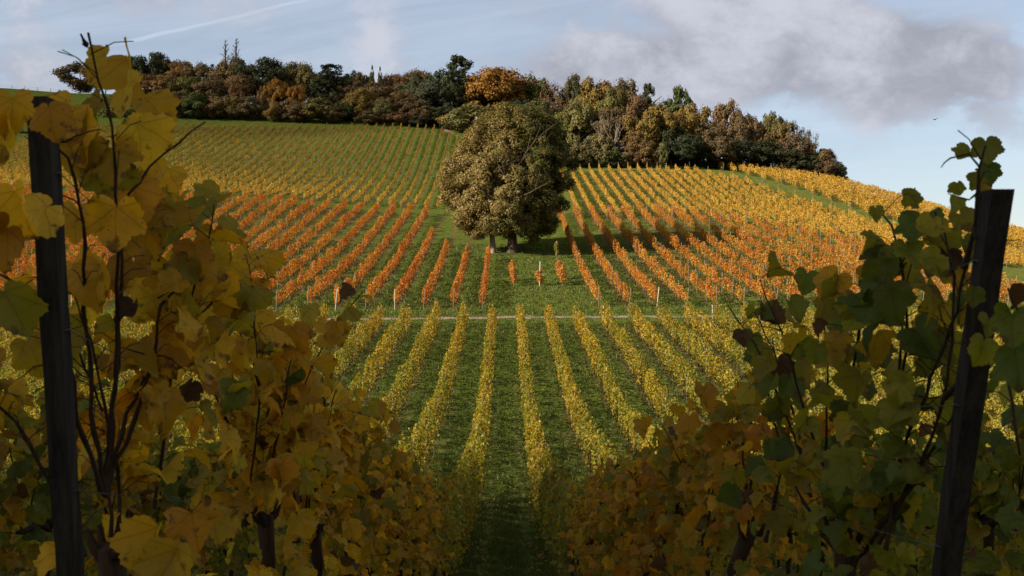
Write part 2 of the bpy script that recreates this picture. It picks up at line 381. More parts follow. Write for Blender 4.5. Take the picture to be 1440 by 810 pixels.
# ------------------------------------------------------------------ trained vine rows
PAL = {  # reflectance of autumn vine leaves
    'yg': [(.25, .220, .020), (.175, .195, .020), (.31, .245, .022), (.125, .160, .018), (.30, .20, .02), (.22, .225, .024)],
    'gold': [(.56, .34, .045), (.58, .38, .06), (.52, .29, .035), (.60, .42, .095), (.44, .23, .035), (.42, .34, .06)],
    'lowgold': [(.44, .29, .022), (.40, .26, .02), (.46, .32, .03), (.33, .23, .02), (.38, .21, .018), (.30, .25, .022)],
    'pale': [(.30, .205, .032), (.27, .165, .028), (.20, .185, .028), (.32, .225, .04), (.22, .145, .028), (.16, .175, .026)],
    'red': [(.46, .155, .018), (.50, .20, .022), (.42, .11, .015), (.52, .25, .03), (.34, .10, .02), (.48, .13, .014)],
    'orange': [(.52, .23, .03), (.50, .18, .024), (.54, .30, .04), (.44, .14, .02), (.52, .33, .055), (.38, .16, .034)],
}
def row_leaves(x, y0, y1, n_per_m, size, h0, h1, thick, pal, spacing=1.2, gap=.04, ragged=.22, xw=None, tufty=.5, pal2=None, p2=None):
    L = y1 - y0; nv = max(1, int(L / spacing))
    vig = np.clip(rng.normal(1, .22, nv + 2), .3, 1.5); vig[rng.random(nv + 2) < gap] = .12
    n = int(L * n_per_m)
    y = y0 + rng.random(n) * L
    q = (y - y0) / spacing; k = np.clip(q.astype(int), 0, nv); ph = q - k
    keep = rng.random(n) < np.clip(vig[k] * (1 - tufty * (2 * np.abs(ph - .5)) ** 2), 0, 1.2)
    y = y[keep]; k = k[keep]; ph = ph[keep]; n = len(y)
    if n == 0: return None
    base = ground_z(np.full(n, x), y)
    top = h1 * (1 + ragged * (vig[k] - 1)) + .10 * np.sin(y * .83 + x * 2.1) + .07 * np.sin(y * 2.9 + 5 * x)
    e = rng.random(n) ** .85; h = h0 + (top - h0) * e
    shoot = rng.random(n) < .10; h[shoot] += rng.random(shoot.sum()) * .38
    prof = np.sqrt(np.clip(1 - (2 * (e - .45)) ** 2 * .75, .1, 1))
    wob = .07 * np.sin(y * 1.7 + x * 3) + .05 * np.sin(y * 4.3 + x)
    side = np.where(rng.random(n) < .5, -1, 1); off = side * thick * prof * (1 - .75 * rng.random(n) ** 2.2)
    off[shoot] *= .6
    P = np.column_stack([x + wob + off, y, base + h])
    N = np.column_stack([side * .9, rng.normal(0, .55, n), .35 + rng.normal(0, .45, n)]) + rng.normal(0, .45, (n, 3))
    V, Fc = leaf_quads(P, N, size * (.7 + .6 * rng.random(n)), tan=np.tile([0, 0, -1.0], (n, 1)))
    cols = np.array(PAL[pal]); ci = rng.integers(0, len(cols), n)
    vb = rng.integers(0, len(cols), nv + 2)
    ci = np.where(rng.random(n) < .45, vb[k], ci)
    col = cols[ci]
    if pal2 is not None:
        c2 = np.array(PAL[pal2])[ci]; pp = np.clip(p2(np.full(n, x), y), 0, 1) > rng.random(n)
        col = np.where(pp[:, None], c2, col)
    col = col * (.84 + .32 * rng.random((n, 1))) * (.85 + .3 * rng.random(nv + 2)[k][:, None])
    dead = rng.random(n) < .04; col[dead] = (.13, .06, .025)
    return V, Fc, col

def row_stems(x, y0, y1, spacing, h, canes=False):
    mb = MB(); y = y0 + .3
    while y < y1:
        b = gz(x, y); j = random.uniform(-.06, .06)
        mb.tube([(x, y, b - .05), (x + j, y + j, b + h * .5), (x - j * .5, y + .05, b + h)], [.028, .022, .018], 4)
        if canes:
            for s in (-1, 1):
                mb.tube([(x, y, b + h * .9), (x + random.uniform(-.1, .1), y + s * .35, b + h + .3), (x + random.uniform(-.15, .15), y + s * .45, b + h + .8)], [.012, .009, .005], 3)
        y += spacing * random.uniform(.85, 1.15)
    return mb.mesh('stem', M_cane)

post_cache = {}
def post_mesh(h, r, mat):
    key = (round(h, 2), round(r, 3), mat.name)
    if key not in post_cache:
        mb = MB(); mb.tube([(0, 0, -.25), (0, 0, h * .5), (0, 0, h - .01)], [r, r * .97, r * .93], 7)
        mb.tube([(0, 0, h - .012), (0, 0, h)], [r * .94, r * .55], 7)
        post_cache[key] = mb.mesh('post', mat, True)
    return post_cache[key]
def add_post(x, y, h, r, mat, parent, lean=0):
    o = link('post', post_mesh(h, r, mat), parent, (x, y, gz(x, y)))
    if parent is not None: o.location = Vector(o.location) - parent.location
    o.rotation_euler = (lean, random.uniform(-.03, .03), random.random()); return o

def vine_row(x, y0, y1, label, group, posts=True, stems=True, post_h=1.9, post_step=6.0, post_mat=None, post_r=.035, near=False, **kw):
    e = empty('vine_hedge', (x, y0, gz(x, y0)))
    tag(e, label, 'vine row', group)
    r = row_leaves(x, y0, y1, **kw)
    if r is not None:
        V, Fc, col = r; V = V - np.array(e.location)
        link('foliage', np_mesh('foliage', V, Fc, M_leaf, col), e)
    if stems:
        me = row_stems(x, y0, y1, kw.get('spacing', 1.2), kw['h0'] + .25, canes=near)
        o = link('stem', me, e); o.location = -e.location; o['kind'] = 'stuff'
    if posts:
        y = y0 - .1; i = 0
        while y < y1 + .5:
            end = i == 0
            add_post(x, min(y, y1), post_h * random.uniform(.93, 1.05), post_r, (post_mat or M_stake) if not (end and random.random() < .15 and y0 < 95) else M_white, e, lean=.12 if end else random.uniform(-.04, .04))
            y += post_step; i += 1
    return e

# lower block: rows either side of the grass lane
for sgn in (-1, 1):
    for k in range(0, 18):
        x = sgn * LOW[0] + sgn * k * LOW[1]
        y0 = 15.0 if k == 0 else (13.4 if k == 1 else max(9.0, abs(x) * F / 700 - 4))
        parts = [(y0, 32, 420, .10), (32, 52, 300, .105), (52, 79, 190, .12)]
        parts = [(max(a, y0), b, n, s) for a, b, n, s in parts if b > y0 + 1]
        side = 'left' if sgn < 0 else 'right'
        lab = f'{ordinal(k + 1)} yellow-green vine row {side} of the central grass lane, below the footpath'
        e = empty('vine_hedge', (x, parts[0][0], gz(x, parts[0][0]))); tag(e, lab, 'vine row', 'vine rows in the hollow below the footpath')
        yend = 79 + .4 * math.sin(x * 2)
        Vs, Fs, Cs, nn = [], [], [], 0
        for a, b, n, s in parts:
            r = row_leaves(x, a, min(b, yend), n, s, .34, 1.72, .26, 'yg', gap=.015, ragged=.42, tufty=.12, pal2='lowgold', p2=lambda X, Y: np.clip((Y - 45) / 60, .12, .5) + .2 * np.sin(X * 1.3 + Y * .2))
            if r is None: continue
            Vs.append(r[0]); Fs.append(r[1] + nn); Cs.append(r[2]); nn += len(r[0])
        link('foliage', np_mesh('foliage', np.vstack(Vs) - np.array(e.location), np.vstack(Fs), M_leaf, np.vstack(Cs)), e)
        o = link('stem', row_stems(x, parts[0][0], yend, 1.2, .7), e); o.location = -e.location; o['kind'] = 'stuff'
        yy = yend
        while yy > parts[0][0]:
            add_post(x, yy, random.uniform(1.45, 1.75), .03, M_white if (yy == yend and k in (3, 7, 9)) else M_stake, e, random.uniform(-.04, .04)); yy -= 6.2

# red and orange block above the path
def red_end(x):       # lower ends
    if -1 < x < 7: return 100.5
    return 87.0 + .5 * math.sin(x)
for k in range(-30, 21):
    x = RED[0] + RED[1] * k
    top = 156.5 if x < 25 else 156.5 - (x - 25) * 1.0 - max(0, x - 40) * .8
    y0 = red_end(x); y1 = top
    y0 = max(y0, abs(x) * F / 760 - 8)
    if k in (1, 2, 3): continue          # single vines stand here
    if -4.9 < x < 0: y1 = 117
    elif -7.5 < x < -4: y1 = 121
    elif -10 < x < -7: y1 = 132
    if y1 - y0 < 4: continue
    lft = x < 0
    n = (1 - k) if lft else k - 3
    lab = f'{ordinal(n)} {"red-orange" if lft else "orange"} vine row {"left" if lft else "right"} of the single vines by the big tree'
    p2 = (lambda X, Y: .25 + .25 * np.sin(X * .9 + Y * .13)) if lft else (lambda X, Y: .22 + .3 * np.sin(X * 1.7 + Y * .3))
    vine_row(x, y0, y1, lab, 'red and orange vine rows above the footpath', n_per_m=165 if x < 8 else 150, size=.138, h0=.55, h1=1.62, thick=.20, pal='red' if lft else 'orange', pal2='orange' if lft else 'red', p2=p2,
             gap=.07 if lft else .10, ragged=.6, tufty=.5 if lft else .65, spacing=1.3 if lft else 1.5, post_h=1.9, post_step=5.5 if lft else 4.4)
# upper block left of the tree
for k in range(-46, 7):
    x = TOP[0] + TOP[1] * k
    if x > -7.5: continue
    y0 = 163.5 + .4 * math.sin(x * 3)
    y1 = 241 + .5 * math.sin(x * 2) - max(0, (x + 17)) * 1.6
    if px_hidden := (x < -108): continue
    n = int(round((-8 - x) / 2.0)) + 1
    vine_row(x, y0, y1, f'{ordinal(n)} yellow-brown vine row left of the big tree, on the upper slope', 'vine rows on the slope left of the big tree', post_step=40, stems=False, post_r=.03, post_h=1.7,
             n_per_m=105, size=.15, h0=.42, h1=1.22, thick=.07, pal='pale', pal2='gold', p2=lambda X, Y: np.clip((205 - Y) / 40, .1, .85), gap=.05, ragged=.55, tufty=.3, spacing=1.3)
# upper block right of the tree
def track_y(x): return float(np.interp(x, [40, 46, 64, 78, 100], [214, 208, 170, 150, 128]))
for k in range(0, 36):
    x = RGT[0] + RGT[1] * k
    y0 = 151.5 if x < 30 else 151.5 - (x - 30) * .95
    y1 = 208 if x < 40 else track_y(x) - 8
    if y1 - y0 < 5: continue
    vine_row(x, y0, y1, f'{ordinal(k + 1)} golden vine row right of the big tree, above the orange vines', 'golden vine rows right of the big tree', post_step=(y1 - y0) * .98, stems=False, post_r=.045, post_h=2.0,
             n_per_m=115, size=.17, h0=.42, h1=1.3, thick=.10, pal='gold', gap=.04 if x < 40 else .12, ragged=.6, tufty=.45, spacing=1.25)
# far block beyond the grass track on the shoulder of the hill
def ridge_y(x): return float(np.interp(x, [48, 50, 73, 88, 99, 120], [224, 224, 218, 204, 194, 176]))
kk = 0
for k in range(0, 34):
    x = 47 + 2.0 * k
    y0 = track_y(x) + 10; y1 = ridge_y(x) + 5
    kk += 1
    vine_row(x, y0, y1, f'{ordinal(kk)} golden vine row beyond the grass track, counting down from the wood', 'golden vine rows on the hill shoulder beyond the grass track', posts=k % 4 == 0, post_step=(y1 - y0) * .95, stems=False, post_r=.04,
             n_per_m=90, size=.2, h0=.35, h1=1.55, thick=.22, pal='gold', gap=.05, ragged=.5, tufty=.4, spacing=1.2)

# single staked vines in the gap below the big tree
def single_vine(x, y, h, w, pal, label, stake, smat=None, n=420, sx=0.0):
    e = empty('staked_vine', (x, y, gz(x, y))); tag(e, label, 'vine', 'single staked vines in the gap below the big tree')
    mb = MB(); mb.tube([(0, 0, -.1), (.03, .02, .4), (-.02, 0, .8), (.02, 0, h * .9)], [.03, .026, .02, .01], 6)
    link('trunk', mb.mesh('trunk', M_cane), e)
    zc = rng.random(n); ph = rng.random(n) * 6.283; rr = w * np.sqrt(rng.random(n)) * np.sqrt(np.clip(1.05 - (2 * zc - 1) ** 2, 0, 1))
    P = np.column_stack([np.cos(ph) * rr + .08 * np.sin(zc * 7), np.sin(ph) * rr * 1.4, .35 + zc * (h - .35)])
    V, Fc = leaf_quads(P, np.column_stack([np.cos(ph), np.sin(ph), np.full(n, .4)]) + rng.normal(0, .5, (n, 3)), .14 * (.7 + .6 * rng.random(n)), tan=np.tile([0, 0, -1.0], (n, 1)))
    c = np.array(PAL[pal])[rng.integers(0, 6, n)] * (.75 + .5 * rng.random((n, 1)))
    link('foliage', np_mesh('foliage', V, Fc, M_leaf, c), e)
    if stake:
        o = link('stake', post_mesh(stake, .045 if smat is M_white else .035, smat or M_stake), e, (sx, -.2, 0)); o.rotation_euler = (.03, .02, 0)
    return e
for i, (x, y, h, w, pal, st, sm, lab) in enumerate([
    (.75, 100.5, 2.0, .34, 'orange', 1.9, None, 'slim orange vine on a grey stake, first of the group of three nearest the path'),
    (.65, 102.0, 2.1, .36, 'red', 0, None, 'red-orange vine in the middle of the three slim vines in line'),
    (.60, 103.6, 2.2, .34, 'orange', 2.0, None, 'orange vine at the tree end of the three slim vines in line'),
    (3.35, 100.5, 1.7, .42, 'orange', 2.5, M_white, 'bushy orange vine alone on a tall white stake in the grass'),
    (5.65, 100.5, 1.9, .45, 'orange', 1.8, None, 'broad orange vine with a bare foot, right of the white stake'),
    (5.75, 102.2, 1.9, .42, 'red', 1.9, None, 'reddish vine just behind the broad orange vine'),
    (5.5, 104.3, 2.1, .36, 'orange', 0, None, 'orange vine at the back of the short line right of the white stake'),
    (5.95, 118.0, 2.0, .28, 'yg', 2.1, None, 'small yellow vine on a stake at the edge of the tree shade'),
    (-1.6, 124.5, 1.5, .16, 'red', 1.9, None, 'thin red vine on a stake beside the slender trunk of the big tree'),
    (3.7, 127.5, 1.8, .18, 'orange', 2.0, None, 'thin vine on a dark stake in the shade behind the big tree'),
    (8.1, 131, 2.1, .3, 'red', 2.0, None, 'red vine in the tree shade, left of the long shaded rows'),
]): single_vine(x, y, h, w, pal, lab, st, sm)

# ------------------------------------------------------------------ trees
def clump_crown(name, centers, radii, per, leaf, mat, tones, jitter=.5, up=.25, out=None):
    """leaf-sized faces gathered in uneven clumps; tones: one rgb per clump"""
    P, N, Cc, Sz = [], [], [], []
    for c, r, tn, m in zip(centers, radii, tones, per):
        d = unit(rng.normal(size=(m, 3))); rr = r * (1 - .55 * rng.random((m, 1)) ** 1.6)
        lump = 1 + .25 * np.sin(d[:, :1] * 5 + c[0]) * np.cos(d[:, 2:] * 4 + c[1])
        P.append(np.asarray(c) + d * rr * lump * [1, 1, .82]); N.append(d + [0, 0, up] + rng.normal(0, jitter, (m, 3)) + (0 if out is None else unit(P[-1] - out[0]) * out[1]))
        Cc.append(np.asarray(tn) * (.72 + .56 * rng.random((m, 1)))); Sz.append(leaf * (.65 + .7 * rng.random(m)))
    P = np.vstack(P); V, Fc = leaf_quads(P, np.vstack(N), np.concatenate(Sz), fold=.15)
    return np_mesh(name, V, Fc, mat, np.vstack(Cc))

def branchy(mb, p, d, L, r, depth, sides=5, spread=.6, upb=.15, minr=.004):
    n = 4; pts = [np.array(p, float)]; dd = np.array(d, float)
    for i in range(n):
        dd = dd + rng.normal(0, .13, 3) + [0, 0, upb * .3]; dd /= np.linalg.norm(dd); pts.append(pts[-1] + dd * L / n)
    mb.tube(pts, np.linspace(r, max(r * .55, minr), n + 1), sides)
    tips = []
    if depth > 0:
        for k in range(random.choice((2, 3, 3))):
            a = random.randint(2, n); nd = dd + rng.normal(0, spread, 3) + [0, 0, upb]; nd /= np.linalg.norm(nd)
            tips += branchy(mb, pts[a], nd, L * random.uniform(.55, .78), r * .55, depth - 1, max(3, sides - 1), spread, upb, minr)
    else: tips.append(pts[-1])
    return tips

# the big tree: a broad crown that is browning on one side, a stout trunk and a slender one beside it
def big_tree():
    bx_, by_ = px(720, 122), 122.0; bz = gz(bx_, by_)
    e = empty('broad_tree', (bx_, by_, bz)); tag(e, 'large broad tree with browning leaves standing alone in the middle of the vine rows', 'tree')
    yl = np.array([143, 155, 170, 195, 215, 235, 262, 290, 312, 326, 336.])
    xl = np.array([712, 690, 668, 648, 635, 624, 618, 622, 634, 652, 672.])
    xr = np.array([742, 762, 780, 796, 801, 806, 804, 796, 788, 776, 758.])
    zt = pz(yl, by_) - bz; left = px(xl, by_) - bx_; right = px(xr, by_) - bx_
    cs, rs, tn, per, fill = [], [], [], [], []
    boughs = [(736, 166, 21, .5), (702, 176, 21, -1), (766, 184, 23, -.5), (668, 200, 23, .5), (722, 208, 27, -3), (784, 216, 22, 0), (648, 238, 24, -.5), (690, 243, 27, -4), (745, 250, 29, -4.2), (790, 258, 17, -1),
              (638, 276, 20, 0), (668, 290, 23, -3.4), (715, 288, 26, -5), (762, 292, 22, -3), (790, 288, 13, 1), (655, 312, 17, -1), (694, 314, 20, -3.6), (736, 318, 19, -3.5), (772, 318, 15, -1), (750, 336, 8, -2), (672, 330, 10, -1.5),
              (720, 190, 26, 3.5), (760, 235, 28, 4), (680, 225, 28, 4), (655, 270, 22, 4), (710, 270, 30, 4.5), (770, 285, 22, 4), (690, 310, 20, 3), (740, 312, 20, 3), (718, 240, 30, 0), (705, 290, 24, 0), (750, 290, 24, 0), (806, 232, 8, .5), (622, 262, 7, .5), (780, 172, 9, 1), (716, 150, 9, .5)]
    sc = by_ / F
    for k in range(560):                       # loose fill between the boughs
        z = random.uniform(zt[-1] + .5, zt[0] - 1.0); a = random.uniform(0, 6.283); L = np.interp(-z, -zt, left); R_ = np.interp(-z, -zt, right)
        q = (R_ - L) / 2 * random.uniform(.6, .97) * (1 + .07 * math.sin(5 * a + z)); boughs_p = np.array([(L + R_) / 2 + math.cos(a) * q, math.sin(a) * q * .85, z])
        fill.append((boughs_p, random.uniform(.5, 1.0)))
    def leafage(p, r, extra):
        if p[2] < 1.25: return
        cs.append(p); rs.append(r)
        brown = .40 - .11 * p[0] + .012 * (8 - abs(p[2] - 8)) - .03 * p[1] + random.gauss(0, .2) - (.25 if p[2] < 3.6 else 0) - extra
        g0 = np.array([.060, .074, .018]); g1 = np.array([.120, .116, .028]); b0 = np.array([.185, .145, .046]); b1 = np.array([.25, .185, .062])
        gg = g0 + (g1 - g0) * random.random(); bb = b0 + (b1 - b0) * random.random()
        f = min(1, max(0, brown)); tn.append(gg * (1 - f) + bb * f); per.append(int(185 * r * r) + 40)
    for (qx, qy, qr, dyy) in boughs:
        bc = np.array([px(qx, by_) - bx_, dyy, pz(qy, by_) - bz]); R_ = qr * sc
        for k in range(int(10 + 5.2 * R_ * R_)):
            d = unit(rng.normal(size=3)); r = random.uniform(.42, .95) * min(1, .55 + R_ / 4)
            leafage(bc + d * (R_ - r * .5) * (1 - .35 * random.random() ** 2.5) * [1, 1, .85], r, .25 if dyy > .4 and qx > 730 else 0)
    for p, r in fill: leafage(p, r, 0)
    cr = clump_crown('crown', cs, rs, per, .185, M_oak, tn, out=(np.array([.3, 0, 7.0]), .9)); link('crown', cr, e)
    mb = MB(); mb.tube([(0, 0, -.3), (.02, 0, .25), (.05, .02, 1.2), (0, 0, 3), (.1, 0, 6), (.2, .1, 10)], [.95, .72, .6, .52, .38, .15], 12)
    for k in range(16):
        a = k * 2.4; z0 = 2.2 + k * .45; ln = random.uniform(3.5, 6)
        branchy(mb, (0, 0, z0), (math.cos(a), math.sin(a) * .9, .55), ln, .2 - k * .006, 2, 6, .5, .2, .02)
    link('trunk', mb.mesh('trunk', M_bark, True), e)
    tx = px(693, 121.6) - bx_; tz = gz(bx_ + tx, 121.6) - bz
    mb = MB(); mb.tube([(tx, -.4, tz - .3), (tx + .02, -.4, tz + .3), (tx - .05, -.35, tz + 1.6), (tx - .3, -.2, tz + 4), (tx - .5, 0, tz + 8)], [.5, .4, .33, .28, .12], 10)
    for k in range(8):
        a = k * 2.4; branchy(mb, (tx - .2, -.3, tz + 2.2 + k * .6), (math.cos(a), math.sin(a), .6), 3, .13, 1, 5, .5, .2, .02)
    tag(link('trunk', mb.mesh('trunk', M_pale, True), e), 'slender paler second trunk')
big_tree()

# unit-height crowns shared by the trees of the wood (scaled and tinted per tree)
def crown_variant(kind):
    cs, rs, tn = [], [], []
    if kind in ('round', 'oval', 'spread', 'shrub'):
        n = {'round': 70, 'oval': 70, 'spread': 80, 'shrub': 34}[kind]
        lo = {'round': .16, 'oval': .10, 'spread': .2, 'shrub': .03}[kind]
        zc = (1 + lo) / 2; hh = (1 - lo) / 2
        tries = 0
        ph0 = random.random() * 6
        while len(cs) < n and tries < 4000:
            tries += 1
            d = unit(rng.normal(size=3)); q = 1 - .5 * random.random() ** 2.5
            w = .5 * (1 + .16 * math.sin(3 * math.atan2(d[1], d[0]) + ph0) + .10 * math.sin(5 * d[2] + ph0))
            r = random.uniform(.075, .15) * (1.25 if kind == 'shrub' else 1)
            p = np.array([d[0] * (w - r * .6) * q, d[1] * (w - r * .6) * q, zc + d[2] * (hh - r * .6) * q])
            if kind == 'oval': p[:2] *= .84 + .3 * (1 - p[2])
            cs.append(p); rs.append(r); tn.append(np.ones(3) * random.uniform(.8, 1.2) * np.array([random.uniform(.94, 1.06), 1, 1]))
        per = [130 if kind != 'shrub' else 170] * len(cs); leaf = .037 if kind != 'shrub' else .05
    elif kind == 'cedar':
        for k in range(13):
            z = .14 + .82 * k / 12; wd = .5 * (1 - .72 * ((z - .14) / .86) ** 1.6)
            for j in range(9):
                a = random.random() * 6.283; q = wd * (1 - .6 * random.random() ** 2)
                cs.append(np.array([math.cos(a) * q, math.sin(a) * q, z + random.gauss(0, .008) - .05 * q])); rs.append(random.uniform(.06, .11)); tn.append(np.ones(3) * random.uniform(.75, 1.25))
        per = [60] * len(cs); leaf = .035
    elif kind == 'pine':
        wh = [random.uniform(.3, 1.4) for _ in range(40)]
        for k in range(165):
            z = .05 + .93 * random.random() ** .9; wd = .5 * min(1.0, 1.2 * (1.03 - z) ** .7 + .06) 
            a = random.random() * 6.283; wd *= wh[int(z * 13) + int(a / 2.1) * 13]; q = wd * (1 - .5 * random.random() ** 2)
            cs.append(np.array([math.cos(a) * q, math.sin(a) * q, z + .10 * (q - .2)])); rs.append(random.uniform(.035, .08)); tn.append(np.ones(3) * random.uniform(.7, 1.3))
        per = [52] * len(cs); leaf = .034
    elif kind == 'spire':
        for k in range(80):
            z = .06 + .93 * random.random(); wd = .5 * (1.0 - z) ** .8 + .02
            a = random.random() * 6.283; q = wd * (1 - .4 * random.random())
            cs.append(np.array([math.cos(a) * q, math.sin(a) * q, z])); rs.append(random.uniform(.04, .075)); tn.append(np.ones(3) * random.uniform(.75, 1.25))
        per = [45] * len(cs); leaf = .035
    elif kind == 'thin':           # half-bare: sparse leaves
        for k in range(60):
            d = unit(rng.normal(size=3)); q = .6 + .4 * random.random()
            cs.append(np.array([d[0] * .45 * q, d[1] * .45 * q, .58 + d[2] * .40 * q])); rs.append(random.uniform(.06, .12)); tn.append(np.ones(3) * random.uniform(.75, 1.2))
        per = [26] * len(cs); leaf = .034
    if kind == 'cedar':
        sq = np.array([1, 1, .32])
        P = []
        me = None
        # flat plates: squash every clump
        PP, NN, CC, SS = [], [], [], []
        for c, r, tnn, m in zip(cs, rs, tn, per):
            d = unit(rng.normal(size=(m, 3))); PP.append(c + d * r * (1 - .5 * rng.random((m, 1))) * sq); NN.append(d * .5 + [0, 0, .9] + rng.normal(0, .4, (m, 3)))
            CC.append(tnn * (.7 + .6 * rng.random((m, 1)))); SS.append(leaf * (.7 + .6 * rng.random(m)))
        V, Fc = leaf_quads(np.vstack(PP), np.vstack(NN), np.concatenate(SS)); return np_mesh('crown', V, Fc, M_tree, np.vstack(CC))
    return clump_crown('crown', cs, rs, per, leaf, M_tree, tn, out=(np.array([0, 0, .5]), .6))

def trunk_variant(kind, mat):
    mb = MB()
    top = {'shrub': .55, 'bare': .5, 'thin': .6}.get(kind, .8)
    r = .020 if kind != 'shrub' else .02
    if kind in ('bare', 'thin'):
        mb.tube([(0, 0, -.05), (.005, 0, .1), (0, .01, .3)], [.032, .024, .02], 7)
        for k in range(7):
            a = k * 2.4 + random.random(); branchy(mb, (0, 0, .14 + .03 * k), (math.cos(a) * .8, math.sin(a) * .8, 1.0), random.uniform(.24, .34), .012, 3, 4, .42, .25, .0022)
    elif kind == 'pole':
        mb.tube([(0, 0, -.05), (.01, 0, .4), (0, .01, .8), (.01, 0, 1)], [.03, .022, .014, .004], 6)
        for k in range(34):
            z = .3 + .68 * k / 34; a = k * 2.4; L = .12 * (1.15 - z); branchy(mb, (0.003, 0, z), (math.cos(a), math.sin(a), .7), L * 1.6, .006, 1, 3, .4, .3, .002)
    else:
        mb.tube([(0, 0, -.05), (.004, 0, .05), (.01, .005, top * .5), (0, .01, top)], [r * 1.5, r, r * .8, r * .25], 7)
        for k in range(7 if kind != 'shrub' else 5):
            a = k * 2.4; z = top * (.3 + .09 * k); mb.tube([(0, 0, z), (.12 * math.cos(a), .12 * math.sin(a), z + .07), (.26 * math.cos(a), .26 * math.sin(a), z + .16)], [r * .55, r * .4, r * .15], 4)
    return mb.mesh('trunk', mat, True)
CROWN = {k: [crown_variant(k) for _ in range(n)] for k, n in [('round', 4), ('oval', 4), ('spread', 3), ('shrub', 4), ('cedar', 1), ('pine', 2), ('spire', 1), ('thin', 2)]}
TRUNK = {k: trunk_variant(k, M_bark) for k in ('tree', 'shrub')}
TRUNK['thin'] = trunk_variant('thin', M_pale); TRUNK['bare'] = trunk_variant('bare', M_pale); TRUNK['pole'] = trunk_variant('pole', M_bark); TRUNK['palebole'] = trunk_variant('tree', M_pale)
COL = {'brown': (.160, .110, .058), 'russet': (.165, .106, .054), 'olive': (.140, .122, .048), 'dkgreen': (.048, .060, .034), 'green': (.085, .102, .040), 'greygreen': (.090, .102, .058),
       'orange': (.235, .130, .036), 'gold': (.215, .150, .050), 'dull': (.130, .100, .058), 'twig': (.16, .125, .10), 'yellow': (.26, .20, .05), 'palegreen': (.160, .150, .066), 'holm': (.088, .096, .064)}  # tones muted and dark greens lifted in place of haze over the wood
cnt = {}
def wood_tree(xp, ytop, wpx, d, kind, colr, label, name=None, group=None, depth=1.0, base=None, trunk=None):
    x = px(xp, d); z0 = gz(x, d); h = max(1.2, pz(ytop, d) - z0); w = wpx / F * d * (1.22 if kind in ('round', 'oval', 'spread', 'thin') else 1.12 if kind == 'shrub' else 1)
    nm = name or {'shrub': 'shrub', 'cedar': 'cedar_tree', 'pine': 'pine_tree', 'spire': 'spruce_tree', 'bare': 'bare_tree', 'pole': 'bare_tree'}.get(kind, 'woodland_tree')
    if 'oak overhanging' in label: nm = 'oak_tree'
    e = empty(nm, (x, d, z0)); tag(e, label, 'shrub' if nm == 'shrub' else 'tree', group)
    rz = random.random() * 6.28
    cr = (1, 1, 1)
    if kind in CROWN:
        k = cnt.get(kind, 0); cnt[kind] = k + 1
        o = link('crown', CROWN[kind][k % len(CROWN[kind])], e); o.scale = (w, w * depth, h); o.rotation_euler.z = rz
        j = [random.uniform(.93, 1.07) for _ in range(3)]; c = COL[colr]; o.color = (c[0] * j[0], c[1] * j[1], c[2] * j[2], 1)
    tk = 'tree' if nm == 'oak_tree' else trunk or (kind if kind in TRUNK else 'tree')
    o = link('trunk', TRUNK[tk], e); o.rotation_euler.z = rz
    s = w if tk in ('bare', 'thin') else max(h * .8, w * .6); o.scale = (s if tk != 'pole' else h * .8, s if tk != 'pole' else h * .8, h)
    return e

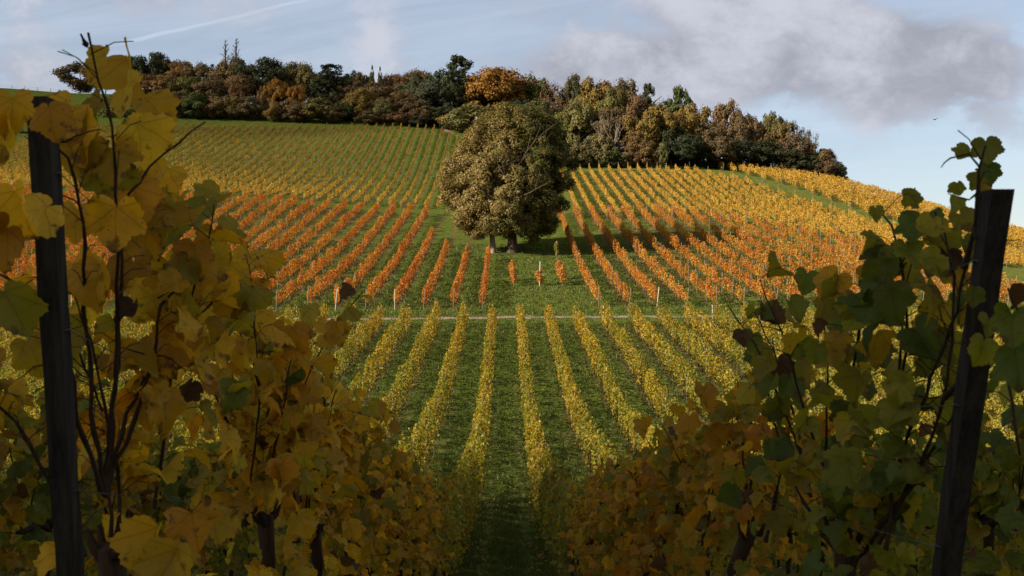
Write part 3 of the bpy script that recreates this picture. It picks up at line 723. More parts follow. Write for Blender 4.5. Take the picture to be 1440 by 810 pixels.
# left wing of the wood, along the top of the upper slope (x, top y, width, distance, form, colour)
T = [
 (114, 88, 54, 298, 'shrub', 'dull', 'dark brown oak overhanging the green meadow at the open end of the wood'),
 (150, 92, 50, 296, 'round', 'brown', 'brown-leaved tree second from the meadow end of the wood'),
 (178, 86, 50, 300, 'round', 'dull', 'dull brown tree partly behind the tall yellow vine shoot'),
 (196, 79, 40, 292, 'spread', 'dkgreen', 'dark evergreen with a flat top, first dark one from the meadow end'),
 (219, 73, 42, 290, 'round', 'dkgreen', 'taller dark green domed tree beside the flat-topped evergreen'),
 (236, 82, 40, 292, 'oval', 'dull', 'dull tree close behind the dark domed tree near the meadow'),
 (258, 86, 46, 286, 'round', 'russet', 'russet-brown tree between the dark domed tree and the bare tall pair'),
 (283, 89, 44, 284, 'round', 'brown', 'brown tree with a pale edge just before the bare tall pair'),
 (300, 92, 36, 286, 'spire', 'dkgreen', 'small dark spruce tip showing before the bare tall pair'),
 (318, 56, 15, 284, 'pole', 'twig', 'bare tall tree rising above the wood, nearer to the meadow of the pair'),
 (333, 54, 16, 282, 'pole', 'twig', 'bare tall tree rising above the wood, taller of the pair'),
 (324, 78, 46, 278, 'oval', 'brown', 'brown thinning tree at the foot of the bare tall pair'),
 (345, 84, 36, 276, 'round', 'dkgreen', 'dark green tree squeezed between the bare pair and the large evergreen'),
 (374, 81, 60, 272, 'round', 'dkgreen', 'large rounded near-black evergreen in the wood past the bare pair'),
 (403, 85, 34, 276, 'oval', 'dull', 'narrow brown tree touching the large rounded evergreen'),
 (418, 87, 40, 274, 'round', 'olive', 'olive tree between the large evergreen and the layered cedar'),
 (437, 88, 40, 272, 'round', 'olive', 'olive-brown tree right against the layered cedar'),
 (466, 91, 64, 262, 'cedar', 'dkgreen', 'dark cedar with flat layered branches'),
 (497, 99, 32, 272, 'round', 'dkgreen', 'small dark tree peeping out behind the layered cedar'),
 (509, 101, 36, 268, 'oval', 'dull', 'dull brown tree between the cedar and the two small spruces'),
 (523, 94, 22, 264, 'spire', 'green', 'slim green spruce, taller of the two standing close together'),
 (535, 96, 20, 264, 'spire', 'green', 'slim green spruce, shorter of the two standing close together'),
 (552, 104, 44, 268, 'round', 'russet', 'reddish beech behind the white-green bush, after the two spruces'),
 (571, 102, 42, 270, 'round', 'brown', 'brown tree between the reddish beech and the grey-green domes'),
 (592, 97, 46, 272, 'round', 'russet', 'russet crown topping the wood behind the grey-green domes'),
 (590, 107, 50, 258, 'round', 'holm', 'grey-green domed evergreen oak, taller of the two domes'),
 (610, 113, 46, 254, 'round', 'holm', 'grey-green domed evergreen oak, lower dome beside the tall pine'),
 (620, 103, 40, 266, 'oval', 'dkgreen', 'dark tree filling the gap behind the lower grey-green dome'),
 (644, 78, 84, 254, 'pine', 'dkgreen', 'tall dark pine standing highest beside the bright orange tree'),
 (699, 97, 92, 250, 'spread', 'orange', 'bright orange broad tree beside the tall pine'),
 (698, 106, 66, 258, 'round', 'russet', 'rust-coloured crown just behind the bright orange tree'),
 (742, 103, 44, 252, 'oval', 'green', 'green tree with a pale top on the far side of the bright orange tree'),
 (758, 106, 34, 250, 'oval', 'green', 'green feathery tree next to the half-bare brown ones'),
 (780, 107, 50, 250, 'thin', 'russet', 'half-bare pinkish brown tree behind the pale-trunked pine'),
 (808, 104, 40, 246, 'pine', 'greygreen', 'grey-green pine top in the skyline between brown crowns'),
 (796, 110, 44, 254, 'round', 'brown', 'brown crown behind the grey-green pine top'),
 (834, 108, 52, 246, 'round', 'gold', 'golden brown crown highest on this side of the big tree'),
 (853, 112, 46, 248, 'round', 'brown', 'brown crown just after the golden brown one'),
 (878, 109, 48, 244, 'oval', 'dull', 'dome of bare brown twigs on the skyline before the small dark conifer'),
 (864, 122, 44, 236, 'round', 'olive', 'olive tree below the dome of bare brown twigs'),
 (893, 128, 36, 234, 'oval', 'brown', 'brown narrow tree below the small dark conifer'),
 (911, 117, 44, 238, 'pine', 'dkgreen', 'small dark conifer on the skyline'),
 (926, 122, 26, 240, 'bare', 'twig', 'bare twiggy tree poking up after the small dark conifer'),
 (937, 136, 30, 238, 'round', 'dkgreen', 'dark tree below the bare twiggy tree'),
 (955, 122, 54, 236, 'pine', 'green', 'green pine with open branches standing above the golden tree'),
 (978, 144, 44, 232, 'round', 'gold', 'golden brown tree at the foot of the open green pine'),
 (962, 152, 44, 224, 'oval', 'gold', 'pale golden tree in front of the open green pine, lit on one side'),
 (998, 146, 46, 236, 'thin', 'brown', 'half-bare brown tree between the golden and the tall brown one'),
 (990, 168, 50, 224, 'oval', 'dull', 'dark brown tree over the shadowed wood edge by the pale boles'),
 (1024, 138, 42, 230, 'oval', 'brown', 'tall brown oak, highest of the shaded end of the wood'),
 (1040, 160, 40, 226, 'round', 'dull', 'dark tree at the skirt of the tall brown oak'),  # dull and dark tones at this end of the wood stand in for shade
 (1052, 156, 30, 230, 'oval', 'dull', 'dull brown tree just past the tall brown oak'),
 (1062, 164, 34, 226, 'oval', 'russet', 'rust-brown tree in the shaded end of the wood'),
 (1080, 152, 34, 228, 'oval', 'olive', 'olive tree with a pointed top in the shaded end of the wood'),
 (1095, 162, 28, 228, 'oval', 'dkgreen', 'dark narrow tree after the olive pointed one'),
 (1104, 166, 36, 225, 'oval', 'olive', 'sunlit-topped olive tree toward the downhill end of the wood'),
 (1126, 171, 26, 226, 'thin', 'dull', 'thin see-through tree toward the downhill end of the wood'),
 (1139, 178, 26, 225, 'thin', 'olive', 'thin tree with white gaps, next to last tall one downhill'),
 (1120, 186, 40, 222, 'oval', 'dull', 'dark brown tree filling under the thin see-through trees'),
 (1148, 198, 38, 222, 'oval', 'russet', 'reddish dark tree on the falling skyline of the wood'),
 (1163, 208, 30, 222, 'oval', 'dull', 'low brown tree on the falling skyline of the wood'),
 (1177, 226, 24, 220, 'round', 'dkgreen', 'small dark green tree at the downhill tip of the wood'),
 (1184, 232, 16, 219, 'oval', 'green', 'last slim green tree where the wood meets the hill shoulder'),
 (470, 103, 60, 272, 'round', 'dkgreen', 'dark tree seen through the branches of the layered cedar'),
 (650, 112, 60, 262, 'round', 'dkgreen', 'dark tree directly behind the tall pine'),
 (856, 150, 60, 228, 'round', 'dull', 'brown tree seen through the large leafless one'),
 # front tiers
 (815, 136, 44, 224, 'oval', 'palegreen', 'pale green pine with a bare whitish bole at the wood edge'),
 (788, 150, 40, 226, 'oval', 'olive', 'olive tree half hidden by the big tree in front of the wood'),
 (858, 152, 62, 218, 'bare', 'twig', 'large leafless tree with spreading pale branches at the wood edge'),
 (846, 160, 50, 224, 'round', 'dull', 'dull brown tree behind the large leafless one'),
 (915, 144, 56, 220, 'round', 'gold', 'big golden-brown round tree at the wood edge'),
 (893, 182, 34, 214, 'oval', 'russet', 'rusty conical tree below the golden-brown round one'),
 (905, 196, 34, 213, 'shrub', 'brown', 'brown bush under the golden-brown round tree'),
 (930, 200, 18, 212, 'shrub', 'palegreen', 'small light green bush at the dark wood edge'),
 (944, 170, 40, 219, 'oval', 'dkgreen', 'dark shaded tree between the two golden trees'),
 (970, 188, 50, 217, 'round', 'dkgreen', 'low dark tree at the shaded wood edge'),
 (845, 186, 38, 213, 'shrub', 'palegreen', 'pale leafy bush in front of the large leafless tree'),
 (862, 206, 40, 212, 'shrub', 'green', 'green bush at the top end of the golden rows'),
 (822, 198, 40, 213, 'shrub', 'dull', 'dull bush below the pale-boled pine'),
 (800, 206, 34, 213, 'shrub', 'olive', 'olive bush at the wood edge next to the big tree'),
 (884, 212, 32, 212, 'shrub', 'brown', 'brown low bush at the head of the golden rows'),
 (1012, 190, 50, 219, 'oval', 'dull', 'shadowed tree at the corner where the grass track begins'),
 (1040, 196, 50, 221, 'round', 'dkgreen', 'dark tree above the corner of the hill shoulder vines'),
 (1075, 196, 50, 222, 'round', 'dkgreen', 'dark tree over the start of the hill shoulder vines'),
 (1102, 204, 46, 222, 'round', 'dkgreen', 'dark tree above the middle of the hill shoulder vines'),
 (1132, 212, 44, 221, 'round', 'dkgreen', 'dark tree above the lower hill shoulder vines'),
 (1160, 226, 34, 219, 'round', 'dull', 'dark low tree near the downhill tip of the wood'),
 (668, 148, 78, 236, 'round', 'palegreen', 'pale willow-like round bush just behind the big tree'),
 (632, 160, 30, 243, 'shrub', 'gold', 'small golden bush at the corner of the upper rows by the big tree'),
 (656, 150, 24, 240, 'oval', 'orange', 'small orange sapling between the pale round bush and the tall pine'),
 (720, 140, 60, 240, 'round', 'dkgreen', 'dark tree in the shade below the bright orange tree'),
 (760, 140, 50, 236, 'round', 'green', 'green tree just over the shoulder of the big tree'),
 (600, 150, 50, 247, 'oval', 'dull', 'dull brown tree below the grey-green domes'),
 (622, 150, 40, 246, 'oval', 'dkgreen', 'dark shaded tree under the tall pine'),
 (577, 138, 46, 250, 'oval', 'dull', 'brown-green tree before the grey-green domes'),
 (566, 128, 40, 254, 'round', 'russet', 'russet-leaved tree below the reddish beech'),
 (540, 138, 34, 249, 'oval', 'palegreen', 'pale grey-green bushy tree at the top of the upper rows'),
 (510, 124, 46, 252, 'oval', 'gold', 'tawny tree at the top of the upper rows past the cedar'),
 (488, 140, 34, 252, 'shrub', 'dkgreen', 'dark bush by the foot of the cedar'),
 (449, 138, 52, 249, 'shrub', 'olive', 'wide olive-gold bush in front of the cedar'),
 (418, 118, 26, 256, 'oval', 'orange', 'small orange tree in front of the olive trees'),
 (391, 110, 30, 258, 'oval', 'orange', 'orange-leaved sapling in front of the large evergreen, brighter one'),
 (374, 118, 24, 258, 'oval', 'russet', 'russet sapling in front of the large evergreen'),
 (332, 116, 18, 258, 'oval', 'russet', 'narrow russet sapling below the bare tall pair'),
 (398, 140, 28, 250, 'shrub', 'brown', 'brown bush between the orange saplings and the rows'),
 (384, 142, 24, 249, 'shrub', 'gold', 'yellowish bush at the top of the rows below the evergreen'),
 (416, 144, 34, 249, 'shrub', 'dull', 'dull bush at the top of the rows next to the olive-gold one'),
 (352, 136, 40, 252, 'shrub', 'dull', 'dull bush at the top of the rows below the bare pair'),
 (326, 134, 40, 252, 'shrub', 'olive', 'olive bush at the top of the rows below the bare pair'),
 (302, 136, 40, 252, 'shrub', 'brown', 'brown bush at the top of the rows, third from the tall yellow vine shoot'),
 (276, 132, 40, 252, 'shrub', 'green', 'green bush at the top of the rows, second from the tall yellow vine shoot'),
 (250, 130, 44, 253, 'shrub', 'dull', 'dull bush at the top of the rows beside the tall yellow vine shoot'),
 (222, 130, 44, 256, 'shrub', 'brown', 'brown bush glimpsed behind the tall yellow vine shoot'),
 (470, 146, 34, 248, 'shrub', 'brown', 'brown bush below the layered cedar'),
 (524, 156, 40, 246, 'shrub', 'dull', 'low dull bush at the row heads below the two spruces'),
 (560, 158, 40, 245, 'shrub', 'russet', 'low russet bush at the row heads below the reddish beech'),
 (590, 164, 36, 244, 'shrub', 'dkgreen', 'low dark bush at the row heads below the grey-green domes'),
 (270, 108, 46, 268, 'round', 'olive', 'olive crown inside the wood above the green bush'),
 (300, 106, 44, 266, 'round', 'dull', 'dull crown inside the wood above the brown bush'),
 (340, 104, 44, 266, 'round', 'brown', 'brown crown inside the wood below the bare tall pair'),
 (240, 106, 46, 270, 'round', 'brown', 'brown crown inside the wood behind the shoot of yellow leaves'),
 (205, 104, 46, 274, 'round', 'russet', 'russet crown inside the wood below the flat-topped evergreen'),
 (530, 112, 44, 260, 'round', 'brown', 'brown crown inside the wood below the two spruces'),
 (495, 112, 40, 262, 'round', 'dull', 'dull crown inside the wood beside the cedar'),
 (770, 128, 50, 242, 'thin', 'brown', 'half-bare brown tree in front of the pinkish one'),
]
G_W = 'trees of the wood on the hilltop'; G_S = 'bushes along the edge of the wood'
for r in T:
    wood_tree(*r, group=G_S if r[4] == 'shrub' and 'oak' not in r[6] else G_W, trunk='palebole' if 'whitish bole' in r[6] else None)
# low growth under the trees: nobody could count it
cs, rs, tn = [], [], []
for xp, d in [(x, 256) for x in range(150, 640, 9)] + [(x, 270) for x in range(140, 660, 13)] + [(x, 222) for x in range(770, 1000, 9)] + [(x, 236) for x in range(690, 1080, 12)] + [(x, 263) for x in range(360, 500, 8)] + [(x, 266) for x in range(420, 480, 8)] + [(x, 223) for x in range(1010, 1180, 8)] + [(x, 246) for x in range(620, 800, 10)]:
    x = px(xp, d + random.uniform(-2, 2)); y = d + random.uniform(-3, 3); r = random.uniform(1.3, 2.4)
    cs.append((x, y, gz(x, y) + r * .5)); rs.append(r); tn.append(np.array(COL[random.choice(['dull', 'dkgreen', 'olive', 'dkgreen', 'brown'])]) * .8)
tag(link('undergrowth', clump_crown('undergrowth', cs, rs, [150] * len(cs), .5, mat_leaf('undergrowth_leaves', .2, gloss=0), tn)), kind='stuff')

ribbon('dirt_track', [(px(x, d), d) for x, d in [(611, 243.5), (619, 244.5), (625, 243), (630, 240), (634, 237)]], 1.6, M_earth, .05)
# wire fence on the meadow skyline
fx0, fx1 = -175, -128
e = empty('wire_fence', (fx0, 306, gz(fx0, 306))); tag(e, 'low post and wire fence along the skyline of the green meadow', 'fence')
for k in range(13):
    x = fx0 + (fx1 - fx0) * k / 12; o = link('post', post_mesh(1.1, .07, M_stake), e); o.location = (x - fx0, 0, gz(x, 306) - gz(fx0, 306))
mb = MB()
for hh in (.45, .95): mb.tube([(x - fx0, 0, gz(x, 306) - gz(fx0, 306) + hh) for x in np.linspace(fx0, fx1, 30)], .012, 4)
link('wire', mb.mesh('wire', M_wire), e)
# tall posts and a rail at the corner of the wood by the grass track
def rail(x0, d0, x1, d1, label):
    a = np.array([px(x0, d0), d0]); b = np.array([px(x1, d1), d1]); o0 = Vector((a[0], a[1], gz(*a)))
    e = empty('rail_fence', o0); tag(e, label, 'fence')
    n = 9
    for k in range(n):
        p = a + (b - a) * k / (n - 1); o = link('post', post_mesh(1.5, .07, M_stake), e); o.location = Vector((p[0], p[1], gz(*p))) - o0
    for hh in (.7, 1.3):
        mb = MB(); mb.tube([(p[0] - o0.x, p[1] - o0.y, gz(*p) - o0.z + hh) for p in [a + (b - a) * s for s in np.linspace(0, 1, 24)]], .06, 5); link('rail', mb.mesh('rail', M_stake), e)
rail(1048, 226, 1100, 223, 'grey rail fence in the shade along the wood above the hill shoulder vines')

# the bird
bd = 120.0; e = empty('bird', (px(1316, bd), bd, pz(168, bd))); tag(e, 'small dark bird flying in the clear sky above the hill shoulder', 'bird')
mb = MB(); mb.tube([(-.16, 0, 0), (-.1, 0, .01), (0, 0, .02), (.1, 0, .03), (.17, 0, .035)], [.01, .035, .05, .036, .015], 8); mb.tube([(-.26, 0, -.01), (-.16, 0, 0)], [.035, .02], 5)
bb = mb.mesh('bird', M_bird, True); link('body', bb, e)
for s in (-1, 1):
    V = np.array([[.08, s * .03, .03], [-.06, s * .03, .03], [-.07, s * .18, .11], [.06, s * .2, .13], [-.1, s * .36, .08]]); V = np.vstack([V, V - [0, 0, .012]])
    link('wing', np_mesh('wing', V, [np.array([[0, 1, 2, 3], [5, 8, 7, 6]]), np.array([[3, 2, 4], [8, 9, 7], ])], M_bird), e)
e.rotation_euler = (0, 0, .9); e.scale = (1.5, 1.5, 1.5)

# unseen cloud meshes added to shade the nearest vines and the far slope
def cloud(name, target, dist, ax_h, ax_v, ax_d, label, see=0.0, seed=0):
    import bmesh
    bm = bmesh.new(); bmesh.ops.create_icosphere(bm, subdivisions=5, radius=1.0)
    h = Vector((SUN_H.y, -SUN_H.x, 0)); vv = TO_SUN.cross(h)
    pos = Vector(target) + TO_SUN * dist
    from mathutils import noise as mn
    for v in bm.verts:
        p = v.co.copy(); k = 1 + .16 * mn.fractal(p * 2.3 + Vector((seed, 0, 0)), 1, 2, 5) * 1.6
        v.co = (h * p.x * ax_h + vv * p.y * ax_v + TO_SUN * p.z * ax_d) * k
    me = bpy.data.meshes.new(name); bm.to_mesh(me); bm.free()
    for p in me.polygons: p.use_smooth = True
    m, t = mat_new('shade_cloud_surface'); d = t.new('ShaderNodeBsdfDiffuse'); d.inputs[0].default_value = c4(.85, .85, .87)
    tp = t.new('ShaderNodeBsdfTransparent'); mx = t.new('ShaderNodeMixShader'); mx.inputs[0].default_value = see
    t.l.new(d.outputs[0], mx.inputs[1]); t.l.new(tp.outputs[0], mx.inputs[2]); o = t.new('ShaderNodeOutputMaterial'); t.l.new(mx.outputs[0], o.inputs[0])
    me.materials.append(m); o = link(name, me, None, pos); tag(o, kind='structure'); return o
cloud('cloud', (-6, -2, -2.5), 700, 25, 15, 18, '', 0.0, 1)
cloud('cloud', (-75, 285, 44), 1400, 62, 34, 40, '', 0.80, 7)

# ------------------------------------------------------------------ the nearest vines, leaf by leaf
_h = [(0, .0), (.05, -.12), (.14, -.19), (.24, -.20), (.31, -.15), (.38, -.16), (.43, -.08), (.50, -.04), (.51, .04), (.57, .08), (.54, .16), (.50, .22), (.56, .27), (.57, .36), (.64, .43), (.58, .49), (.57, .57),
      (.48, .59), (.42, .64), (.33, .64), (.33, .72), (.26, .76), (.24, .84), (.15, .88), (.10, .96), (0, 1.02)]
OUT = np.array(_h + [(-x, y) for x, y in _h[-2:0:-1]])
def leaf_template(rings):
    c = np.array([0, .28]); n = len(OUT)
    V = [c[None]]; Fq = []; Ft = []
    fr = [1.0] if rings == 1 else [.36, .7, 1.0]
    for f in fr: V.append(c + (OUT - c) * f)
    for j in range(n): Ft.append([0, 1 + j, 1 + (j + 1) % n])
    for r in range(len(fr) - 1):
        a = 1 + r * n; b = a + n
        for j in range(n): Fq.append([a + j, b + j, b + (j + 1) % n, a + (j + 1) % n])
    return np.vstack(V), np.array(Fq, int).reshape(-1, 4), np.array(Ft, int)
RIM = {1: np.concatenate([[0], np.ones(len(OUT))]), 3: np.concatenate([[0], np.full(len(OUT), .36), np.full(len(OUT), .7), np.ones(len(OUT))])}
LT = {1: leaf_template(1), 3: leaf_template(3)}
def leaf_set(P, N, T, size, col, rings, curl=1.0):
    """P: petiole joints, N: blade normals, T: tip directions"""
    uv, Fq, Ft = LT[rings]; n = len(P); m = len(uv)
    N = unit(np.asarray(N, float)); T = np.asarray(T, float); T = unit(T - (T * N).sum(1, keepdims=True) * N); B = np.cross(T, N)
    x = uv[:, 0][None]; y = uv[:, 1][None]
    a = rng.normal(.25, .25, (n, 1)) * curl; b = rng.normal(.22, .25, (n, 1)) * curl; c = rng.random((n, 1)) * 6.28; w = (.03 + .05 * rng.random((n, 1))) * curl
    sk = rng.normal(0, .12, (n, 1))
    ang = np.arctan2(x, y + .05); r = np.hypot(x, y)
    zz = a * np.abs(x) - b * (y - .3) ** 2 + w * np.sin(ang * 3.2 + c) * r * 2 + w * .8 * np.sin(9 * x + c) * np.cos(8 * y + 2 * c) - .035 * curl * np.cos(np.clip(np.abs(np.abs(ang) - .88), 0, .6) * 5) * r
    s = np.asarray(size, float).reshape(n, 1)
    xs = x * (1 + rng.normal(0, .08, (n, 1))) + sk * y
    V = P[:, None] + s[..., None] * (xs[..., None] * B[:, None] + y[..., None] * T[:, None] + zz[..., None] * N[:, None])
    off = (np.arange(n) * m)[:, None, None]
    fq = (Fq[None] + off).reshape(-1, 4) if len(Fq) else np.zeros((0, 4), int); ft = (Ft[None] + off).reshape(-1, 3)
    cq = np.repeat(col, len(Fq), 0) if len(Fq) else np.zeros((0, 3)); ct = np.repeat(col, len(Ft), 0)
    return V.reshape(-1, 3), fq, ft, cq, ct, np.tile(uv, (n, 1))

NEARPAL = {'gold': [(.66, .35, .016), (.70, .40, .02), (.62, .29, .014), (.66, .42, .035), (.56, .34, .02), (.40, .32, .026)],
           'olive': [(.15, .175, .02), (.21, .21, .022), (.10, .14, .02), (.32, .25, .02), (.25, .23, .022), (.42, .28, .018)],
           'mixed': [(.38, .26, .016), (.28, .23, .02), (.46, .27, .015), (.20, .19, .02), (.48, .25, .014), (.36, .20, .014)],
           'amber': [(.50, .235, .012), (.54, .27, .014), (.44, .19, .012), (.54, .31, .02), (.34, .22, .016), (.26, .21, .018)]}
def at_px(x, y, d): return np.array([px(x, d), d, pz(y, d)])

def grapevine(x, y, label, group, pal, bare=(), canes=10, leaves_per_cane=15, rings=1, size=.125, custom=(), leaves=(), head=1.08, spread=.22, reach=1.25, fill=90):
    b = gz(x, y); e = empty('grapevine', (x, y, b)); tag(e, label, 'grapevine', group); O = np.array([x, y, b])
    mb = MB(); j = rng.normal(0, .03, (5, 2))
    tp = [(0, 0, -.12)] + [(j[k][0], j[k][1], head * (k + 1) / 5) for k in range(4)] + [(0, 0, head)]
    mb.tube(tp, [.036, .029, .026, .028, .033, .038], 9)
    for s in ((-1, 1) if rings == 1 else ()): mb.tube([(0, 0, head - .04), (rng.normal(0, .03), s * .16, head + .04), (rng.normal(0, .03), s * .34, head + .03), (0, s * .46, head + .05)], [.034, .028, .022, .012], 7)
    for k in range(7):
        a = rng.random() * 6.28; mb.tube([(0, 0, head - .06 + .01 * k), (.05 * math.cos(a), .07 * math.sin(a), head), (.07 * math.cos(a), .1 * math.sin(a), head + .05)], [.02, .014, .007], 6)
    link('trunk', mb.mesh('trunk', M_cane, True), e)
    paths = []
    for ic, c in enumerate(custom): paths.append((np.array([at_px(*q) for q in c]) - O, 2 if ic in bare else 1))
    for k in range(canes):
        sy = rng.uniform(-.42, .42); p = np.array([0, sy, head + .03]); d = np.array([rng.normal(0, spread * .6), rng.normal(sy * .6, .25), 1.0]); pts = [p]
        L = reach * rng.uniform(.65, 1.12); n = 9; d /= np.linalg.norm(d)
        for i in range(n):
            d = d + rng.normal(0, .085, 3) + [0, 0, .03 if i < 5 else -.08 * rng.random()]; d /= np.linalg.norm(d); pts.append(pts[-1] + d * L / n)
        paths.append((np.array(pts), 0))
    if rings == 3:
        tw = MB()
        for k in range(26):
            pth, cu = paths[rng.integers(0, len(paths))]
            if cu == 2: continue
            a = pth[rng.integers(len(pth) // 3, max(len(pth) // 3 + 1, int(len(pth) * .8)))]; d = rng.normal(0, 1, 3) + [0, 0, .5]; d /= np.linalg.norm(d); q = [a]
            for i in range(4): d = d + rng.normal(0, .3, 3); d /= np.linalg.norm(d); q.append(q[-1] + d * rng.uniform(.012, .042))
            tw.tube(q, [.0028, .0024, .002, .0016, .001], 4)
        link('side_shoot', tw.mesh('side_shoot', M_cane, True), e)['kind'] = 'stuff'
    P, N, T, Sz = [], [], [], []
    pet = MB()
    for pth, cus in paths:
        s = np.concatenate([[0], np.cumsum(np.linalg.norm(np.diff(pth, axis=0), axis=1))]); q = np.linspace(0, s[-1], max(6, int(s[-1] / .055)))
        sm = np.stack([np.interp(q, s, pth[:, k]) for k in range(3)], 1)
        if len(sm) > 6:
            for _ in range(2): sm[1:-1] = (sm[:-2] + 2 * sm[1:-1] + sm[2:]) / 4
        kn = 1 + .35 * (np.arange(len(sm)) % 3 == 0)
        mb = MB(); mb.tube(sm + rng.normal(0, .003, sm.shape), np.linspace(.0062, .0022, len(sm)) * kn * (1.1 if cus else .9), 6)
        link('cane', mb.mesh('cane', M_cane, True), e)
        nl = int(leaves_per_cane * (s[-1] / 1.2)) if not cus else (int(17 * s[-1]) if cus == 1 else 0)
        for i in range(nl):
            f = .06 + .94 * (i + rng.random()) / nl; c = np.array([np.interp(f * s[-1], s, pth[:, k]) for k in range(3)])
            a = rng.random() * 6.283; o = np.array([math.cos(a) * 1.1, math.sin(a), .35 + .4 * rng.random()]); o /= np.linalg.norm(o); ln = rng.uniform(.05, .13)
            j = c + o * ln; P.append(j); mid = c + o * ln * .55 + [0, 0, .012]
            if rings == 3: pet.tube([c, mid, j], [.0016, .0013, .0013], 4, cap=False)
            N.append(np.array([o[0] * .7, o[1] * .7 - .35, .45]) + rng.normal(0, .42, 3)); T.append(np.array([o[0] * .5, o[1] * .5, -.95]) + rng.normal(0, .35, 3)); Sz.append(size * rng.uniform(.6, 1.3))
    for i in range(fill):
        z = head - .4 + (reach * .85 + .4) * rng.random() ** .9; P.append(np.array([rng.normal(0, .13), rng.uniform(-.6, .6), z])); sd = np.sign(P[-1][0])
        N.append(np.array([sd * .7, -.3, .4]) + rng.normal(0, .5, 3)); T.append(np.array([sd * .3, 0, -1]) + rng.normal(0, .4, 3)); Sz.append(size * rng.uniform(.6, 1.25))
    cols = list(np.array(NEARPAL[pal])[rng.integers(0, 6, len(P))])
    for (lx, ly, ld, sz, pl) in leaves:
        P.append(at_px(lx, ly, ld) - O + [0, 0, sz * .35]); N.append(np.array([rng.normal(0, .45), -1, .25 + rng.normal(0, .35)])); T.append(np.array([rng.normal(0, .55), -.1, -1 + rng.normal(0, .35)])); Sz.append(sz * (.84 if x < 0 else .70))
        cols.append(np.array(NEARPAL[pl])[rng.integers(0, 5)] if pl != 'dead' else np.array((.085, .04, .02)))
    if rings == 3:          # keep random leaves clear of the post at the end of the row
        W_ = np.array(P) + O; fixed = np.arange(len(P)) >= len(P) - len(leaves)
        ok = fixed | (W_[:, 1] > (2.78 if x < 0 else 2.6))
        P, N, T, Sz, cols = [[q for q, k in zip(L_, ok) if k] for L_ in (P, N, T, Sz, cols)]
    n = len(P); cols = np.array(cols) * (.7 + .5 * rng.random((n, 1)))
    dead = (rng.random(n) < .015) & (np.arange(n) < n - len(leaves)); cols[dead] = np.array((.11, .055, .025))
    V, fq, ft, cq, ct, uv = leaf_set(np.array(P), np.array(N), np.array(T), np.array(Sz), cols, rings, 1.45)
    fs = [f for f in (fq, ft) if len(f)]; cc = np.vstack([c for c in (cq, ct) if len(c)])
    link('foliage', np_mesh('foliage', V, fs, M_near, cc, uv, smooth=True, rim=np.tile(RIM[rings], n)), e)
    if rings == 3 and pet.n: link('leaf_stalk', pet.mesh('leaf_stalk', M_cane), e)['kind'] = 'stuff'
    return e

def dep(x):
    d = min(4.5, max(2.15, 1.1 * F / max(60, abs(x - 712)) - random.uniform(.05, .3)))
    return random.uniform(2.56, 2.75) if 25 < x < 150 or x > 1310 else d
LL = [(p[0], p[1], dep(p[0]) if len(p) < 5 else p[4], p[2], p[3]) for p in [
    (150, 95, .10, 'gold'), (182, 112, .16, 'gold'), (176, 150, .14, 'gold'), (205, 165, .15, 'gold'), (140, 170, .13, 'mixed'), (196, 205, .17, 'gold'), (225, 195, .13, 'gold'),
    (70, 172, .10, 'gold', 2.25), (20, 165, .11, 'gold'), (6, 195, .12, 'gold'), (100, 180, .17, 'gold'), (120, 210, .16, 'gold'), (95, 225, .15, 'gold'), (155, 235, .15, 'gold'), (130, 262, .15, 'mixed'),
    (215, 245, .16, 'gold'), (238, 262, .15, 'gold'), (190, 290, .16, 'gold'), (225, 300, .14, 'mixed'), (252, 300, .15, 'gold'), (165, 320, .15, 'gold'), (110, 320, .14, 'gold'),
    (66, 315, .12, 'gold', 2.25), (25, 300, .14, 'gold'), (12, 350, .13, 'gold'), (205, 345, .16, 'mixed'), (252, 345, .15, 'olive'), (290, 305, .14, 'olive'), (308, 288, .12, 'olive'),
    (300, 345, .14, 'mixed'), (335, 335, .12, 'olive'), (350, 372, .13, 'gold'), (322, 390, .15, 'gold'), (280, 395, .16, 'gold'), (235, 395, .15, 'gold'), (185, 390, .15, 'mixed'),
    (140, 400, .15, 'gold'), (105, 395, .14, 'gold'), (262, 440, .16, 'gold'), (300, 450, .16, 'gold'), (338, 435, .15, 'gold'), (215, 440, .14, 'gold'), (185, 442, .09, 'dead'), (270, 550, .09, 'dead'),
    (265, 500, .15, 'gold'), (345, 500, .15, 'gold'), (380, 470, .14, 'gold'), (420, 510, .14, 'gold'), (425, 545, .13, 'olive'), (375, 540, .15, 'gold'), (330, 560, .13, 'olive'), (400, 580, .14, 'gold'),
    (440, 600, .14, 'gold'), (225, 770, .15, 'gold', 2.6), (270, 745, .14, 'gold', 2.7), (250, 800, .15, 'gold', 2.5), (300, 750, .12, 'gold', 2.9), (420, 740, .14, 'gold'), (45, 440, .14, 'gold'), (8, 440, .13, 'mixed'), (40, 500, .12, 'mixed')]]
